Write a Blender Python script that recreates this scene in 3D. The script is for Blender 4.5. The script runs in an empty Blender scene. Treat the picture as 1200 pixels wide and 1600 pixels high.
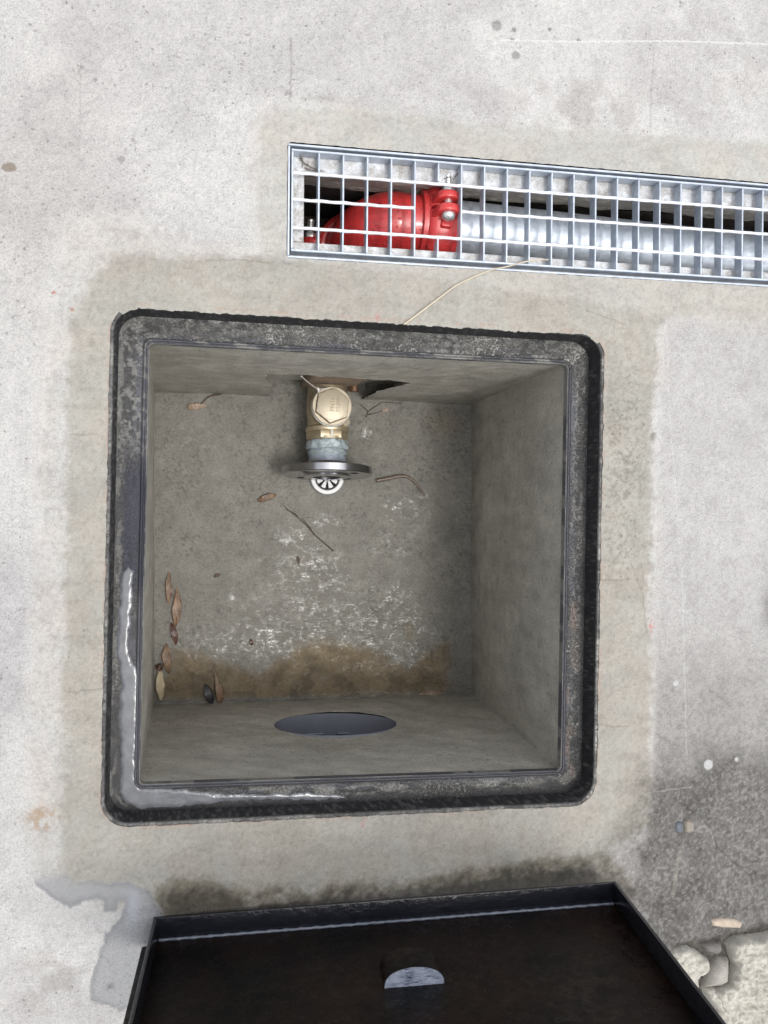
import bpy, bmesh, math, random
import numpy as np
from mathutils import Vector, Matrix, noise as mnoise
rad = math.radians
S = bpy.context.scene
COL = S.collection
random.seed(4); rng = np.random.default_rng(4)

# ------------------------------------------------------------------ camera
F = 1440.0                                   # focal length in pixels of a 1200x1600 picture
CAM = np.array([-0.2259176, 0.08037714, 1.24308231])
R = np.array([[0.98061454, -0.01726794, -0.19518437],
              [0.01822340, 0.99982913, 0.00310035],
              [0.19509749, -0.00659717, 0.98076167]])
cam = bpy.data.cameras.new('camera'); co = bpy.data.objects.new('camera', cam); COL.objects.link(co)
cam.sensor_width = 36; cam.lens = F / 1600 * 36; cam.clip_start = .01; cam.clip_end = 500
co.matrix_world = Matrix([list(R[i]) + [CAM[i]] for i in range(3)] + [[0, 0, 0, 1]])
S.camera = co

# ------------------------------------------------------------------ light
SUN_EL, SUN_ANG = 77.0, 9.0
sd = Vector((0.145, -0.131, 0.0)).normalized()
sun_dir = Vector((sd.x * math.cos(rad(SUN_EL)), sd.y * math.cos(rad(SUN_EL)), math.sin(rad(SUN_EL))))
w = bpy.data.worlds.new('World'); S.world = w; w.use_nodes = True
nt = w.node_tree; nt.nodes.clear()
sky = nt.nodes.new('ShaderNodeTexSky'); sky.sky_type = 'NISHITA'; sky.sun_disc = False
sky.sun_elevation = rad(SUN_EL); sky.sun_rotation = math.atan2(sd.x, sd.y); sky.dust_density = 4; sky.air_density = 1.0
hs = nt.nodes.new('ShaderNodeHueSaturation'); hs.inputs['Saturation'].default_value = .22
bg = nt.nodes.new('ShaderNodeBackground'); bg.inputs['Strength'].default_value = .15
ow = nt.nodes.new('ShaderNodeOutputWorld')
nt.links.new(sky.outputs[0], hs.inputs['Color']); nt.links.new(hs.outputs[0], bg.inputs[0]); nt.links.new(bg.outputs[0], ow.inputs[0])
sl = bpy.data.lights.new('sun', 'SUN'); sl.energy = 0.6; sl.angle = rad(SUN_ANG); sl.color = (1, .975, .94)
so = bpy.data.objects.new('sun', sl); COL.objects.link(so); so.rotation_euler = sun_dir.to_track_quat('Z', 'Y').to_euler()
S.view_settings.view_transform = 'Standard'; S.view_settings.look = 'None'; S.view_settings.gamma = 1
S.view_settings.exposure = 0.88

# ------------------------------------------------------------------ helpers
def at(u, v, z=0.0):
    """where the sight line of a measured photo point meets the real plane at height z"""
    d = R @ np.array([(u - 600) / F, -(v - 800) / F, -1.0]); t = (z - CAM[2]) / d[2]
    return CAM + t * d
def atv(u, v, z=0.0): return Vector(at(u, v, z))
def lin(r, g, b, k=1.0):
    f = lambda c: (c / 12.92 if c <= .04045 else ((c + .055) / 1.055) ** 2.4)
    return (f(r / 255) * k, f(g / 255) * k, f(b / 255) * k)
def tag(o, label=None, cat=None, group=None, kind=None):
    if label: o['label'] = label
    if cat: o['category'] = cat
    if group: o['group'] = group
    if kind: o['kind'] = kind
    return o
def empty(name, loc=(0, 0, 0), rot=(0, 0, 0)):
    o = bpy.data.objects.new(name, None); COL.objects.link(o); o.location = loc; o.rotation_euler = rot
    o.empty_display_size = .02
    return o
class MB:
    """collects vertices and faces of ONE object"""
    def __init__(s): s.v = []; s.f = []
    def add(s, vs, fs):
        k = len(s.v); s.v += [tuple(x) for x in vs]; s.f += [tuple(i + k for i in f) for f in fs]; return s
    def box(s, a, b, M=None):
        (x0, y0, z0), (x1, y1, z1) = a, b
        vs = [Vector(p) for p in ((x0,y0,z0),(x1,y0,z0),(x1,y1,z0),(x0,y1,z0),(x0,y0,z1),(x1,y0,z1),(x1,y1,z1),(x0,y1,z1))]
        if M is not None: vs = [M @ p for p in vs]
        return s.add(vs, [(0,3,2,1),(4,5,6,7),(0,1,5,4),(1,2,6,5),(2,3,7,6),(3,0,4,7)])
    def tube(s, pts, r, n=16, caps=True, flat=1.0, rs=None):
        pts = [Vector(p) for p in pts]; m = len(pts)
        if rs is None: rs = [r] * m
        t0 = (pts[1] - pts[0]).normalized()
        u = t0.cross(Vector((0, 0, 1)));
        if u.length < .05: u = t0.cross(Vector((0, 1, 0)))
        u.normalize(); vs = []; 
        for i, p in enumerate(pts):
            t = (pts[min(i + 1, m - 1)] - pts[max(i - 1, 0)]).normalized()
            u = (u - t * u.dot(t)).normalized(); w_ = t.cross(u)
            for k in range(n):
                a = 2 * math.pi * k / n
                vs.append(p + (u * math.cos(a) + w_ * math.sin(a) * flat) * rs[i])
        fs = [(i*n+k, i*n+(k+1)%n, (i+1)*n+(k+1)%n, (i+1)*n+k) for i in range(m-1) for k in range(n)]
        if caps: fs += [tuple(range(n-1, -1, -1)), tuple((m-1)*n+k for k in range(n))]
        return s.add(vs, fs)
    def lathe(s, prof, M=None, n=48, close=True):
        """prof: (radius, height) pairs round local Z"""
        vs = []; m = len(prof)
        for r, h in prof:
            for k in range(n):
                a = 2 * math.pi * k / n; vs.append(Vector((r * math.cos(a), r * math.sin(a), h)))
        if M is not None: vs = [M @ p for p in vs]
        fs = [(i*n+k, i*n+(k+1)%n, (i+1)*n+(k+1)%n, (i+1)*n+k) for i in range(m-1) for k in range(n)]
        if close: fs += [tuple(range(n-1, -1, -1)), tuple((m-1)*n+k for k in range(n))]
        return s.add(vs, fs)
    def prism(s, poly, z0, z1, M=None):
        n = len(poly)
        vs = [Vector((x, y, z0)) for x, y in poly] + [Vector((x, y, z1)) for x, y in poly]
        if M is not None: vs = [M @ p for p in vs]
        return s.add(vs, [tuple(range(n-1,-1,-1)), tuple(range(n, 2*n))] + [(i, (i+1)%n, (i+1)%n+n, i+n) for i in range(n)])
    def build(s, name, mat, parent=None, smooth=35, bevel=0, seg=2):
        me = bpy.data.meshes.new(name); me.from_pydata(s.v, [], s.f); me.update()
        bm = bmesh.new(); bm.from_mesh(me)
        bmesh.ops.recalc_face_normals(bm, faces=bm.faces)
        if bevel:
            es = [e for e in bm.edges if len(e.link_faces) == 2 and e.calc_face_angle(0) > rad(40)]
            bmesh.ops.bevel(bm, geom=es, offset=bevel, segments=seg, affect='EDGES', profile=.5, clamp_overlap=True)
        bm.to_mesh(me); bm.free()
        if smooth:
            me.shade_smooth(); me.set_sharp_from_angle(angle=rad(smooth))
        me.materials.append(mat)
        o = bpy.data.objects.new(name, me); COL.objects.link(o); o.parent = parent
        return o
def grid_mesh(name, P, keepf, mat, attrs=None, col=None, parent=None, tri=False):
    """P: (ny,nx,3) vertices, keepf: (ny-1,nx-1) bool"""
    ny, nx = P.shape[:2]
    idx = np.arange(ny * nx).reshape(ny, nx)
    q = np.stack([idx[:-1, :-1], idx[:-1, 1:], idx[1:, 1:], idx[1:, :-1]], -1)[keepf]
    used = np.zeros(ny * nx, bool); used[q.ravel()] = True
    remap = np.cumsum(used) - 1
    q = remap[q]; V = P.reshape(-1, 3)[used]
    me = bpy.data.meshes.new(name)
    me.vertices.add(len(V)); me.vertices.foreach_set('co', V.astype(np.float32).ravel())
    me.loops.add(q.size); me.loops.foreach_set('vertex_index', q.astype(np.int32).ravel())
    me.polygons.add(len(q)); me.polygons.foreach_set('loop_start', (np.arange(len(q)) * 4).astype(np.int32))
    me.polygons.foreach_set('use_smooth', np.ones(len(q), bool))
    me.update(calc_edges=True)
    if col is not None:
        a = me.color_attributes.new('tint', 'FLOAT_COLOR', 'POINT')
        c = np.ones((len(V), 4), np.float32); c[:, :3] = col.reshape(-1, 3)[used]; a.data.foreach_set('color', c.ravel())
    for k, d in (attrs or {}).items():
        a = me.attributes.new(k, 'FLOAT', 'POINT'); a.data.foreach_set('value', d.reshape(-1)[used].astype(np.float32))
    me.materials.append(mat); me.validate()
    o = bpy.data.objects.new(name, me); COL.objects.link(o); o.parent = parent
    return o
# numpy noise ------------------------------------------------------
TAB = rng.random((512, 512)).astype(np.float32)
def vn(x, y, s, seed=0):
    x = x / s + seed * 17.3 + 100; y = y / s + seed * 31.7 + 100
    xi = np.floor(x).astype(int); yi = np.floor(y).astype(int); fx = x - xi; fy = y - yi
    fx = fx * fx * (3 - 2 * fx); fy = fy * fy * (3 - 2 * fy)
    g = lambda a, b: TAB[a % 512, b % 512]
    return (g(xi, yi) * (1 - fx) + g(xi + 1, yi) * fx) * (1 - fy) + (g(xi, yi + 1) * (1 - fx) + g(xi + 1, yi + 1) * fx) * fy
def fbm(x, y, s, seed=0, o=4):
    r = 0; a = 1; t = 0
    for i in range(o):
        r = r + a * vn(x, y, s / 2 ** i, seed + i * 3); t += a; a *= .55
    return r / t            # 0..1 around .5
def ss(a, b, x):
    t = np.clip((x - a) / (b - a), 0, 1); return t * t * (3 - 2 * t)
def sdf(X, Y, poly):
    poly = [np.asarray(p[:2], float) for p in poly]; d = np.full(X.shape, 1e9); inside = np.zeros(X.shape, bool)
    n = len(poly)
    for i in range(n):
        a = poly[i]; b = poly[(i + 1) % n]; e = b - a; L = max(e @ e, 1e-12)
        t = np.clip(((X - a[0]) * e[0] + (Y - a[1]) * e[1]) / L, 0, 1)
        d = np.minimum(d, (X - a[0] - t * e[0]) ** 2 + (Y - a[1] - t * e[1]) ** 2)
        c = (a[1] > Y) != (b[1] > Y)
        with np.errstate(divide='ignore', invalid='ignore'):
            xi = (b[0] - a[0]) * (Y - a[1]) / (b[1] - a[1]) + a[0]
        inside ^= c & (X < xi)
    d = np.sqrt(d); return np.where(inside, -d, d)
def dline(X, Y, pts):
    d = np.full(X.shape, 1e9)
    for a, b in zip(pts[:-1], pts[1:]):
        a = np.asarray(a[:2]); b = np.asarray(b[:2]); e = b - a; L = e @ e
        t = np.clip(((X - a[0]) * e[0] + (Y - a[1]) * e[1]) / L, 0, 1)
        d = np.minimum(d, (X - a[0] - t * e[0]) ** 2 + (Y - a[1] - t * e[1]) ** 2)
    return np.sqrt(d)
G = lambda pts, z=0.0: [at(u, v, z) for u, v in pts]
# rounded quad contour with the same number of samples whatever its size
def rquad(q, r, ne=420, nc=26):
    q = [Vector((p[0], p[1])) for p in q]; out = []; n = 4
    for i in range(4):
        p = q[i]; a = (q[i - 1] - p).normalized(); b = (q[(i + 1) % 4] - p).normalized()
        ang = a.angle(b); t = r / math.tan(ang / 2); c = p + (a + b).normalized() * (r / math.sin(ang / 2))
        s0 = p + a * t; s1 = p + b * t
        a0 = math.atan2((s0 - c).y, (s0 - c).x); a1 = math.atan2((s1 - c).y, (s1 - c).x)
        d = (a1 - a0 + math.pi) % (2 * math.pi) - math.pi
        arc = [c + Vector((math.cos(a0 + d * k / nc), math.sin(a0 + d * k / nc))) * r for k in range(nc + 1)]
        p2 = q[(i + 1) % 4]; b2 = (p - p2).normalized(); a2 = b2; bb = (q[(i + 2) % 4] - p2).normalized()
        t2 = r / math.tan(a2.angle(bb) / 2); e1 = p2 + b2 * t2
        out += arc + [s1.lerp(e1, k / ne) for k in range(1, ne)]
    return out

# ------------------------------------------------------------------ materials
def mat(name):
    m = bpy.data.materials.new(name); m.use_nodes = True; n = m.node_tree
    return m, n, n.nodes['Principled BSDF']
def N(n, t, **k):
    o = n.nodes.new(t)
    for a, b in k.items():
        if a.startswith('i_'): o.inputs[a[2:].replace('_', ' ')].default_value = b
        else: setattr(o, a, b)
    return o
def noise_(n, scale, detail=4, rough=.6, vec=None, dist=0):
    o = N(n, 'ShaderNodeTexNoise'); o.inputs['Scale'].default_value = scale; o.inputs['Detail'].default_value = detail
    o.inputs['Roughness'].default_value = rough; o.inputs['Distortion'].default_value = dist
    if vec is not None: n.links.new(vec, o.inputs['Vector'])
    return o.outputs[0]
def ramp_(n, src, stops):
    o = N(n, 'ShaderNodeValToRGB'); e = o.color_ramp.elements
    while len(e) < len(stops): e.new(.5)
    for el, (p, c) in zip(e, stops):
        el.position = p; el.color = (*(c if isinstance(c, tuple) else (c, c, c)), 1)
    n.links.new(src, o.inputs[0]); return o.outputs[0]
def mix_(n, fac, a, b, mode='MIX'):
    o = N(n, 'ShaderNodeMix', data_type='RGBA', blend_type=mode)
    for s, x in ((o.inputs[0], fac), (o.inputs[6], a), (o.inputs[7], b)):
        if isinstance(x, (int, float)): s.default_value = x
        elif isinstance(x, tuple): s.default_value = (*x, 1)
        else: n.links.new(x, s)
    return o.outputs[2]
def math_(n, op, a, b=0.0, c=None):
    o = N(n, 'ShaderNodeMath', operation=op)
    for s, x in zip(o.inputs, (a, b) if c is None else (a, b, c)):
        if isinstance(x, (int, float)): s.default_value = x
        else: n.links.new(x, s)
    return o.outputs[0]
def bump_(n, b, h, dist, strength=1.0, prev=None):
    o = N(n, 'ShaderNodeBump'); o.inputs['Distance'].default_value = dist; o.inputs['Strength'].default_value = strength
    n.links.new(h, o.inputs['Height'])
    if prev is not None: n.links.new(prev, o.inputs['Normal'])
    n.links.new(o.outputs[0], b.inputs['Normal']); return o.outputs[0]
def pos_(n, scale=(1, 1, 1)):
    g = N(n, 'ShaderNodeNewGeometry'); m = N(n, 'ShaderNodeMapping'); m.inputs['Scale'].default_value = scale
    n.links.new(g.outputs['Position'], m.inputs[0]); return m.outputs[0]
def obj_(n, scale=(1, 1, 1)):
    g = N(n, 'ShaderNodeTexCoord'); m = N(n, 'ShaderNodeMapping'); m.inputs['Scale'].default_value = scale
    n.links.new(g.outputs['Object'], m.inputs[0]); return m.outputs[0]
def attr_(n, name, fac=True):
    a = N(n, 'ShaderNodeAttribute', attribute_name=name); return a.outputs['Fac' if fac else 'Color']
def vor_(n, scale, vec=None, feature='F1', out='Distance', rnd=1.0):
    o = N(n, 'ShaderNodeTexVoronoi', feature=feature); o.inputs['Scale'].default_value = scale
    o.inputs['Randomness'].default_value = rnd
    if vec is not None: n.links.new(vec, o.inputs['Vector'])
    return o.outputs[out]
def simple(name, c, rough=.5, metal=0.0, spec=.5, var=.25, scale=120, bump=.0004, bscale=300, coat=0):
    m, n, b = mat(name); v = obj_(n)
    f = noise_(n, scale, 5, .65, v)
    n.links.new(mix_(n, f, tuple(x * (1 - var) for x in c), tuple(min(1, x * (1 + var)) for x in c)), b.inputs['Base Color'])
    b.inputs['Roughness'].default_value = rough; b.inputs['Metallic'].default_value = metal
    b.inputs['Specular IOR Level'].default_value = spec; b.inputs['Coat Weight'].default_value = coat
    if bump: bump_(n, b, noise_(n, bscale, 4, .6, v), bump)
    return m

# concrete ground: per-vertex stains and marks x procedural grain
def concrete_mat(name, grainy=True):
    m, n, b = mat(name); p = pos_(n)
    tint = attr_(n, 'tint', False); gr = attr_(n, 'grain'); sp = attr_(n, 'flecks'); wet = attr_(n, 'wet')
    f1 = noise_(n, 420, 5, .75, p); f2 = noise_(n, 1300, 2, .6, p); f3 = noise_(n, 120, 4, .6, p)
    g1 = ramp_(n, f1, [(.28, .50), (.44, .95), (.60, 1.10), (.76, 1.35)])
    g2 = ramp_(n, f2, [(.3, .70), (.5, 1.0), (.7, 1.22)])
    c = mix_(n, gr, tint, mix_(n, 1.0, tint, g1, 'MULTIPLY'))
    c = mix_(n, .8, c, mix_(n, 1.0, c, g2, 'MULTIPLY'))
    # small stones and pin holes showing at the surface
    pd = pos_(n, (1, 1, 1)); q = N(n, 'ShaderNodeVectorMath', operation='ADD'); n.links.new(pd, q.inputs[0])
    nz = N(n, 'ShaderNodeTexNoise'); nz.inputs['Scale'].default_value = 260; n.links.new(pd, nz.inputs['Vector'])
    sc = N(n, 'ShaderNodeVectorMath', operation='SCALE'); sc.inputs['Scale'].default_value = .006
    n.links.new(nz.outputs['Color'], sc.inputs[0]); n.links.new(sc.outputs[0], q.inputs[1])
    d1 = vor_(n, 150, q.outputs[0]); cell = vor_(n, 150, q.outputs[0], out='Color')
    hit = math_(n, 'MULTIPLY', math_(n, 'LESS_THAN', d1, .24), math_(n, 'GREATER_THAN', math_(n, 'ADD', cell, math_(n, 'MULTIPLY', sp, .55)), 1.12))
    c = mix_(n, math_(n, 'MULTIPLY', hit, .55), c, mix_(n, 1.0, c, (.38, .36, .34), 'MULTIPLY'))
    d2 = vor_(n, 330, q.outputs[0]); cell2 = vor_(n, 330, q.outputs[0], out='Color')
    hit2 = math_(n, 'MULTIPLY', math_(n, 'LESS_THAN', d2, .3), math_(n, 'GREATER_THAN', math_(n, 'ADD', cell2, math_(n, 'MULTIPLY', sp, .4)), 1.05))
    c = mix_(n, math_(n, 'MULTIPLY', hit2, .45), c, mix_(n, 1.0, c, (.5, .49, .47), 'MULTIPLY'))
    n.links.new(c, b.inputs['Base Color'])
    r = N(n, 'ShaderNodeMapRange'); n.links.new(wet, r.inputs[0]); r.inputs[3].default_value = .85; r.inputs[4].default_value = .22
    n.links.new(r.outputs[0], b.inputs['Roughness'])
    h = math_(n, 'ADD', math_(n, 'MULTIPLY', f1, 1.0), math_(n, 'MULTIPLY', f3, .8))
    h = math_(n, 'SUBTRACT', h, math_(n, 'MULTIPLY', math_(n, 'ADD', hit, hit2), .6))
    bs = N(n, 'ShaderNodeBump'); bs.inputs['Distance'].default_value = .0016
    n.links.new(h, bs.inputs['Height']); n.links.new(math_(n, 'MULTIPLY_ADD', gr, .7, .3), bs.inputs['Strength']); n.links.new(bs.outputs[0], b.inputs['Normal'])
    return m
M_ground = concrete_mat('weathered_concrete')

# smoothed mortar inside the pit, wet in places
def mortar_mat():
    m, n, b = mat('pit_mortar'); p = pos_(n)
    tint = attr_(n, 'tint', False); gl = attr_(n, 'gloss'); rp = attr_(n, 'ripple')
    f1 = noise_(n, 300, 5, .7, p); f2 = noise_(n, 35, 4, .6, p); brush = noise_(n, 150, 3, .5, pos_(n, (.5, 1.5, 1)), 1.4)
    c = mix_(n, 1.0, tint, ramp_(n, f1, [(.3, .72), (.5, 1.0), (.72, 1.28)]), 'MULTIPLY')
    c = mix_(n, 1.0, c, ramp_(n, f2, [(.3, .88), (.7, 1.1)]), 'MULTIPLY')
    d = vor_(n, 95, p); ce = vor_(n, 95, p, out='Color')
    hit = math_(n, 'MULTIPLY', math_(n, 'LESS_THAN', d, .13), math_(n, 'GREATER_THAN', ce, .74))
    c = mix_(n, math_(n, 'MULTIPLY', hit, .7), c, (.03, .025, .02))
    n.links.new(c, b.inputs['Base Color'])
    wn = noise_(n, 85, 4, .6, p, .8)
    g = math_(n, 'MULTIPLY', gl, ramp_(n, wn, [(.46, 0.0), (.66, .85)]))
    r = N(n, 'ShaderNodeMapRange'); n.links.new(g, r.inputs[0]); r.inputs[3].default_value = .70; r.inputs[4].default_value = .34
    n.links.new(r.outputs[0], b.inputs['Roughness'])
    b.inputs['Specular IOR Level'].default_value = .25
    n.links.new(math_(n, 'MULTIPLY', g, .9), b.inputs['Coat Weight']); b.inputs['Coat Roughness'].default_value = .16
    h = math_(n, 'ADD', math_(n, 'MULTIPLY', brush, 1.0), math_(n, 'MULTIPLY', f1, .5))
    bs = N(n, 'ShaderNodeBump'); bs.inputs['Distance'].default_value = .0013
    n.links.new(h, bs.inputs['Height']); n.links.new(rp, bs.inputs['Strength'])
    n.links.new(bs.outputs[0], b.inputs['Normal'])
    b2 = N(n, 'ShaderNodeBump'); b2.inputs['Distance'].default_value = .0011; n.links.new(brush, b2.inputs['Height']); n.links.new(rp, b2.inputs['Strength'])
    n.links.new(b2.outputs[0], b.inputs['Coat Normal'])
    return m
M_mortar = mortar_mat()

def cast_iron(nm, r0):
    """black painted frame; per-vertex 'tint' holds paint, bare metal and mortar smears"""
    m, n, b = mat(nm); p = pos_(n); sp = attr_(n, 'splash'); tint = attr_(n, 'tint', False)
    f = noise_(n, 260, 5, .7, p); f3 = noise_(n, 620, 4, .75, p)
    c = mix_(n, 1.0, tint, ramp_(n, f3, [(.30, .45), (.5, 1.0), (.70, 1.7)]), 'MULTIPLY')
    k = ramp_(n, math_(n, 'ADD', math_(n, 'ADD', math_(n, 'MULTIPLY', f, .6), math_(n, 'MULTIPLY', f3, .5)), math_(n, 'MULTIPLY', math_(n, 'SUBTRACT', sp, .5), .30)), [(.58, 0.0), (.70, 1.0)])
    c = mix_(n, math_(n, 'MULTIPLY', k, .8), c, mix_(n, f, (.22, .215, .20), (.40, .39, .36)))
    n.links.new(c, b.inputs['Base Color'])
    r = N(n, 'ShaderNodeMapRange'); n.links.new(math_(n, 'MAXIMUM', k, math_(n, 'MULTIPLY', f, .5)), r.inputs[0]); r.inputs[3].default_value = r0; r.inputs[4].default_value = .8
    n.links.new(r.outputs[0], b.inputs['Roughness'])
    bump_(n, b, math_(n, 'ADD', math_(n, 'ADD', k, math_(n, 'MULTIPLY', f3, .6)), math_(n, 'MULTIPLY', f, .5)), .0016)
    return m
M_iron = cast_iron('mortar_smeared_black_iron', .26); M_iron_wall = cast_iron('dull_black_iron', .7)
def galv(nm='galvanised_steel', lo=(.42, .47, .54), hi=(.56, .61, .68), metal=.45, r0=.34, r1=.58):
    m, n, b = mat(nm); v = obj_(n)
    cell = vor_(n, 130, v, out='Color'); f = noise_(n, 60, 5, .65, v); f3 = noise_(n, 500, 3, .6, v)
    c = mix_(n, cell, lo, hi); c = mix_(n, ramp_(n, f, [(.35, 0.0), (.75, .7)]), c, tuple(x * .68 for x in lo))
    n.links.new(c, b.inputs['Base Color']); b.inputs['Metallic'].default_value = metal
    n.links.new(ramp_(n, math_(n, 'ADD', math_(n, 'MULTIPLY', f, .6), math_(n, 'MULTIPLY', cell, .25)), [(.2, r0), (.8, r1)]), b.inputs['Roughness'])
    bump_(n, b, math_(n, 'ADD', f3, cell), .0002); return m
M_galv = galv()
def galv_dirty():
    m, n, b = mat('dusty_galvanised_steel'); v = obj_(n)
    f = noise_(n, 55, 6, .7, v); f3 = noise_(n, 420, 4, .7, v); cell = vor_(n, 170, v, out='Color')
    t = math_(n, 'ADD', math_(n, 'MULTIPLY', f, .7), math_(n, 'MULTIPLY', f3, .4))
    c = mix_(n, ramp_(n, t, [(.42, 0.0), (.70, 1.0)]), mix_(n, cell, (.55, .57, .60), (.72, .74, .77)), (.27, .25, .22))
    n.links.new(c, b.inputs['Base Color']); b.inputs['Metallic'].default_value = .35; b.inputs['Roughness'].default_value = .55
    bump_(n, b, f3, .0006); return m
M_pipe = galv('spangled_pipe_zinc', (.42, .465, .52), (.60, .65, .71), .65, .42, .64)
M_ledge = galv_dirty()
M_rod = simple('bright_zinc_rod', (.74, .75, .77), .48, .45, var=.12, scale=300, bump=.0003)
def red_paint():
    m, n, b = mat('wet_red_paint'); v = obj_(n)
    f = noise_(n, 40, 4, .6, v)
    d = vor_(n, 190, v); ce = vor_(n, 190, v, out='Color'); drop = math_(n, 'MULTIPLY', ramp_(n, d, [(.10, 1.0), (.34, 0.0)]), math_(n, 'GREATER_THAN', ce, .62))
    c = mix_(n, f, (.40, .018, .020), (.54, .045, .042)); c = mix_(n, ramp_(n, noise_(n, 150, 5, .7, v), [(.52, 0.0), (.72, .75)]), c, (.19, .035, .03))
    n.links.new(c, b.inputs['Base Color'])
    b.inputs['Roughness'].default_value = .36; b.inputs['Coat Weight'].default_value = .5; b.inputs['Coat Roughness'].default_value = .12
    bump_(n, b, math_(n, 'ADD', math_(n, 'MULTIPLY', drop, 1.0), math_(n, 'MULTIPLY', noise_(n, 130, 3, .5, v), .35)), .0012); return m
M_red = red_paint()
def brass():
    m, n, b = mat('cast_brass'); v = obj_(n)
    f = noise_(n, 55, 5, .65, v); f2 = noise_(n, 420, 3, .6, v)
    c = mix_(n, ramp_(n, f, [(.3, 0.0), (.7, 1.0)]), (.38, .31, .20), (.53, .46, .33)); c = mix_(n, ramp_(n, f2, [(.62, 0.0), (.8, .6)]), c, (.22, .14, .07))
    n.links.new(c, b.inputs['Base Color']); b.inputs['Metallic'].default_value = .75
    n.links.new(ramp_(n, f, [(.3, .52), (.7, .34)]), b.inputs['Roughness']); bump_(n, b, f2, .0003); return m
M_brass = brass()
M_brass_pale = simple('pale_brass', (.50, .44, .335), .50, .35, var=.14, scale=260, bump=.0002)
M_copper = simple('tarnished_copper', (.15, .085, .05), .5, .6, var=.3)
M_steel = simple('machined_steel', (.42, .42, .44), .22, 1.0, var=.15, scale=90, bump=.0001, bscale=200)
M_chrome = simple('chrome', (.36, .36, .36), .5, .5, var=.04, scale=90, bump=0)
M_bolt = simple('zinc_bolt', (.62, .62, .60), .32, .8, var=.15)
M_dark = simple('dark_void', (.012, .012, .012), .9, bump=0)
M_paste = simple('greyish_thread_paste', (.30, .35, .37), .38, .1, var=.35, scale=170, bump=.0016, bscale=190)
M_plastic = simple('blue_grey_plastic', (.19, .20, .235), .22, 0, spec=.5, var=.15, scale=30, bump=.0004, bscale=60)
M_white = simple('white_cord', (.55, .53, .48), .6)
M_wood = simple('brown_mortar_in_recess', (.24, .18, .13), .85, var=.4, bump=.002, bscale=160)
M_straw = simple('pale_straw', (.46, .40, .30), .6, var=.25, scale=200)
M_twig = simple('dark_twig', (.075, .05, .035), .7, var=.4, scale=300, bump=.0008)
M_stick = simple('wet_bent_stem', (.125, .095, .07), .35, var=.4, scale=150, bump=.0006)
def leafmat(name, a, c2, rough=.45):
    m, n, b = mat(name); v = obj_(n); f = noise_(n, 170, 5, .7, obj_(n, (1, .35, 1)))
    n.links.new(mix_(n, ramp_(n, f, [(.38, 0.0), (.62, 1.0)]), a, c2), b.inputs['Base Color']); b.inputs['Roughness'].default_value = rough
    bump_(n, b, f, .0012); return m
M_pod = leafmat('brown_seed_pod', (.085, .045, .025), (.25, .16, .095)); M_poddark = leafmat('dark_brown_pod', (.045, .02, .015), (.10, .045, .03), .35)
M_cream = leafmat('cream_pod', (.42, .34, .21), (.55, .46, .31)); M_blackpod = leafmat('black_pod', (.018, .016, .018), (.04, .036, .04), .35)
M_tan = leafmat('tan_leaf', (.20, .14, .09), (.36, .27, .19))
def lid_mat():
    m, n, b = mat('wet_black_bitumen_paint'); v = obj_(n)
    f = noise_(n, 9, 5, .65, v); f2 = noise_(n, 260, 5, .75, v); f3 = noise_(n, 80, 4, .6, v)
    c = mix_(n, ramp_(n, f, [(.40, 0.0), (.66, 1.0)]), (.0018, .0015, .0017), (.014, .0062, .0042))
    c = mix_(n, ramp_(n, math_(n, 'ADD', math_(n, 'MULTIPLY', f2, .8), math_(n, 'MULTIPLY', f, .25)), [(.62, 0.0), (.74, .8)]), c, (.040, .026, .018)); n.links.new(c, b.inputs['Base Color'])
    n.links.new(ramp_(n, f3, [(.35, .24), (.65, .6)]), b.inputs['Roughness']); b.inputs['Specular IOR Level'].default_value = .20
    d = vor_(n, 120, v); ce = vor_(n, 120, v, out='Color')
    pit = math_(n, 'MULTIPLY', math_(n, 'LESS_THAN', d, .25), math_(n, 'GREATER_THAN', ce, .5))
    bump_(n, b, math_(n, 'SUBTRACT', math_(n, 'ADD', f3, math_(n, 'MULTIPLY', f2, .4)), math_(n, 'MULTIPLY', pit, .7)), .0012); return m
M_lid = lid_mat()
M_lidrim = simple('wet_black_rim_paint', (.011, .012, .017), .22, 0, .6, var=.8, scale=60, bump=.0012, bscale=110)
def water_mat(name, c, rough=.04):
    m, n, b = mat(name); p = pos_(n)
    f = noise_(n, 60, 4, .6, p); f2 = noise_(n, 600, 3, .6, p)
    n.links.new(mix_(n, ramp_(n, math_(n, 'ADD', math_(n, 'MULTIPLY', f, .8), math_(n, 'MULTIPLY', f2, .2)), [(.35, 0.0), (.7, 1.0)]), tuple(x * .72 for x in c), tuple(x * 1.2 for x in c)), b.inputs['Base Color'])
    b.inputs['Roughness'].default_value = rough; b.inputs['IOR'].default_value = 1.33; b.inputs['Specular IOR Level'].default_value = .6
    bump_(n, b, noise_(n, 70, 2, .5, p), .0003); return m
M_water = water_mat('cloudy_grey_water', (.125, .13, .142), .17)
def stone(name, c, c2, scale=150, bump=.003):
    m, n, b = mat(name); p = pos_(n)
    f = noise_(n, scale, 6, .7, p); f2 = noise_(n, scale * .22, 4, .6, p); f3 = noise_(n, 700, 3, .7, p)
    cc = mix_(n, ramp_(n, math_(n, 'ADD', math_(n, 'MULTIPLY', f, .6), math_(n, 'MULTIPLY', f2, .4)), [(.35, 0.0), (.62, 1.0)]), c, c2)
    cc = mix_(n, 1.0, cc, ramp_(n, f3, [(.3, .78), (.7, 1.18)]), 'MULTIPLY')
    n.links.new(cc, b.inputs['Base Color']); b.inputs['Roughness'].default_value = .9
    bump_(n, b, math_(n, 'ADD', f, math_(n, 'MULTIPLY', f3, .3)), bump); return m
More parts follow.
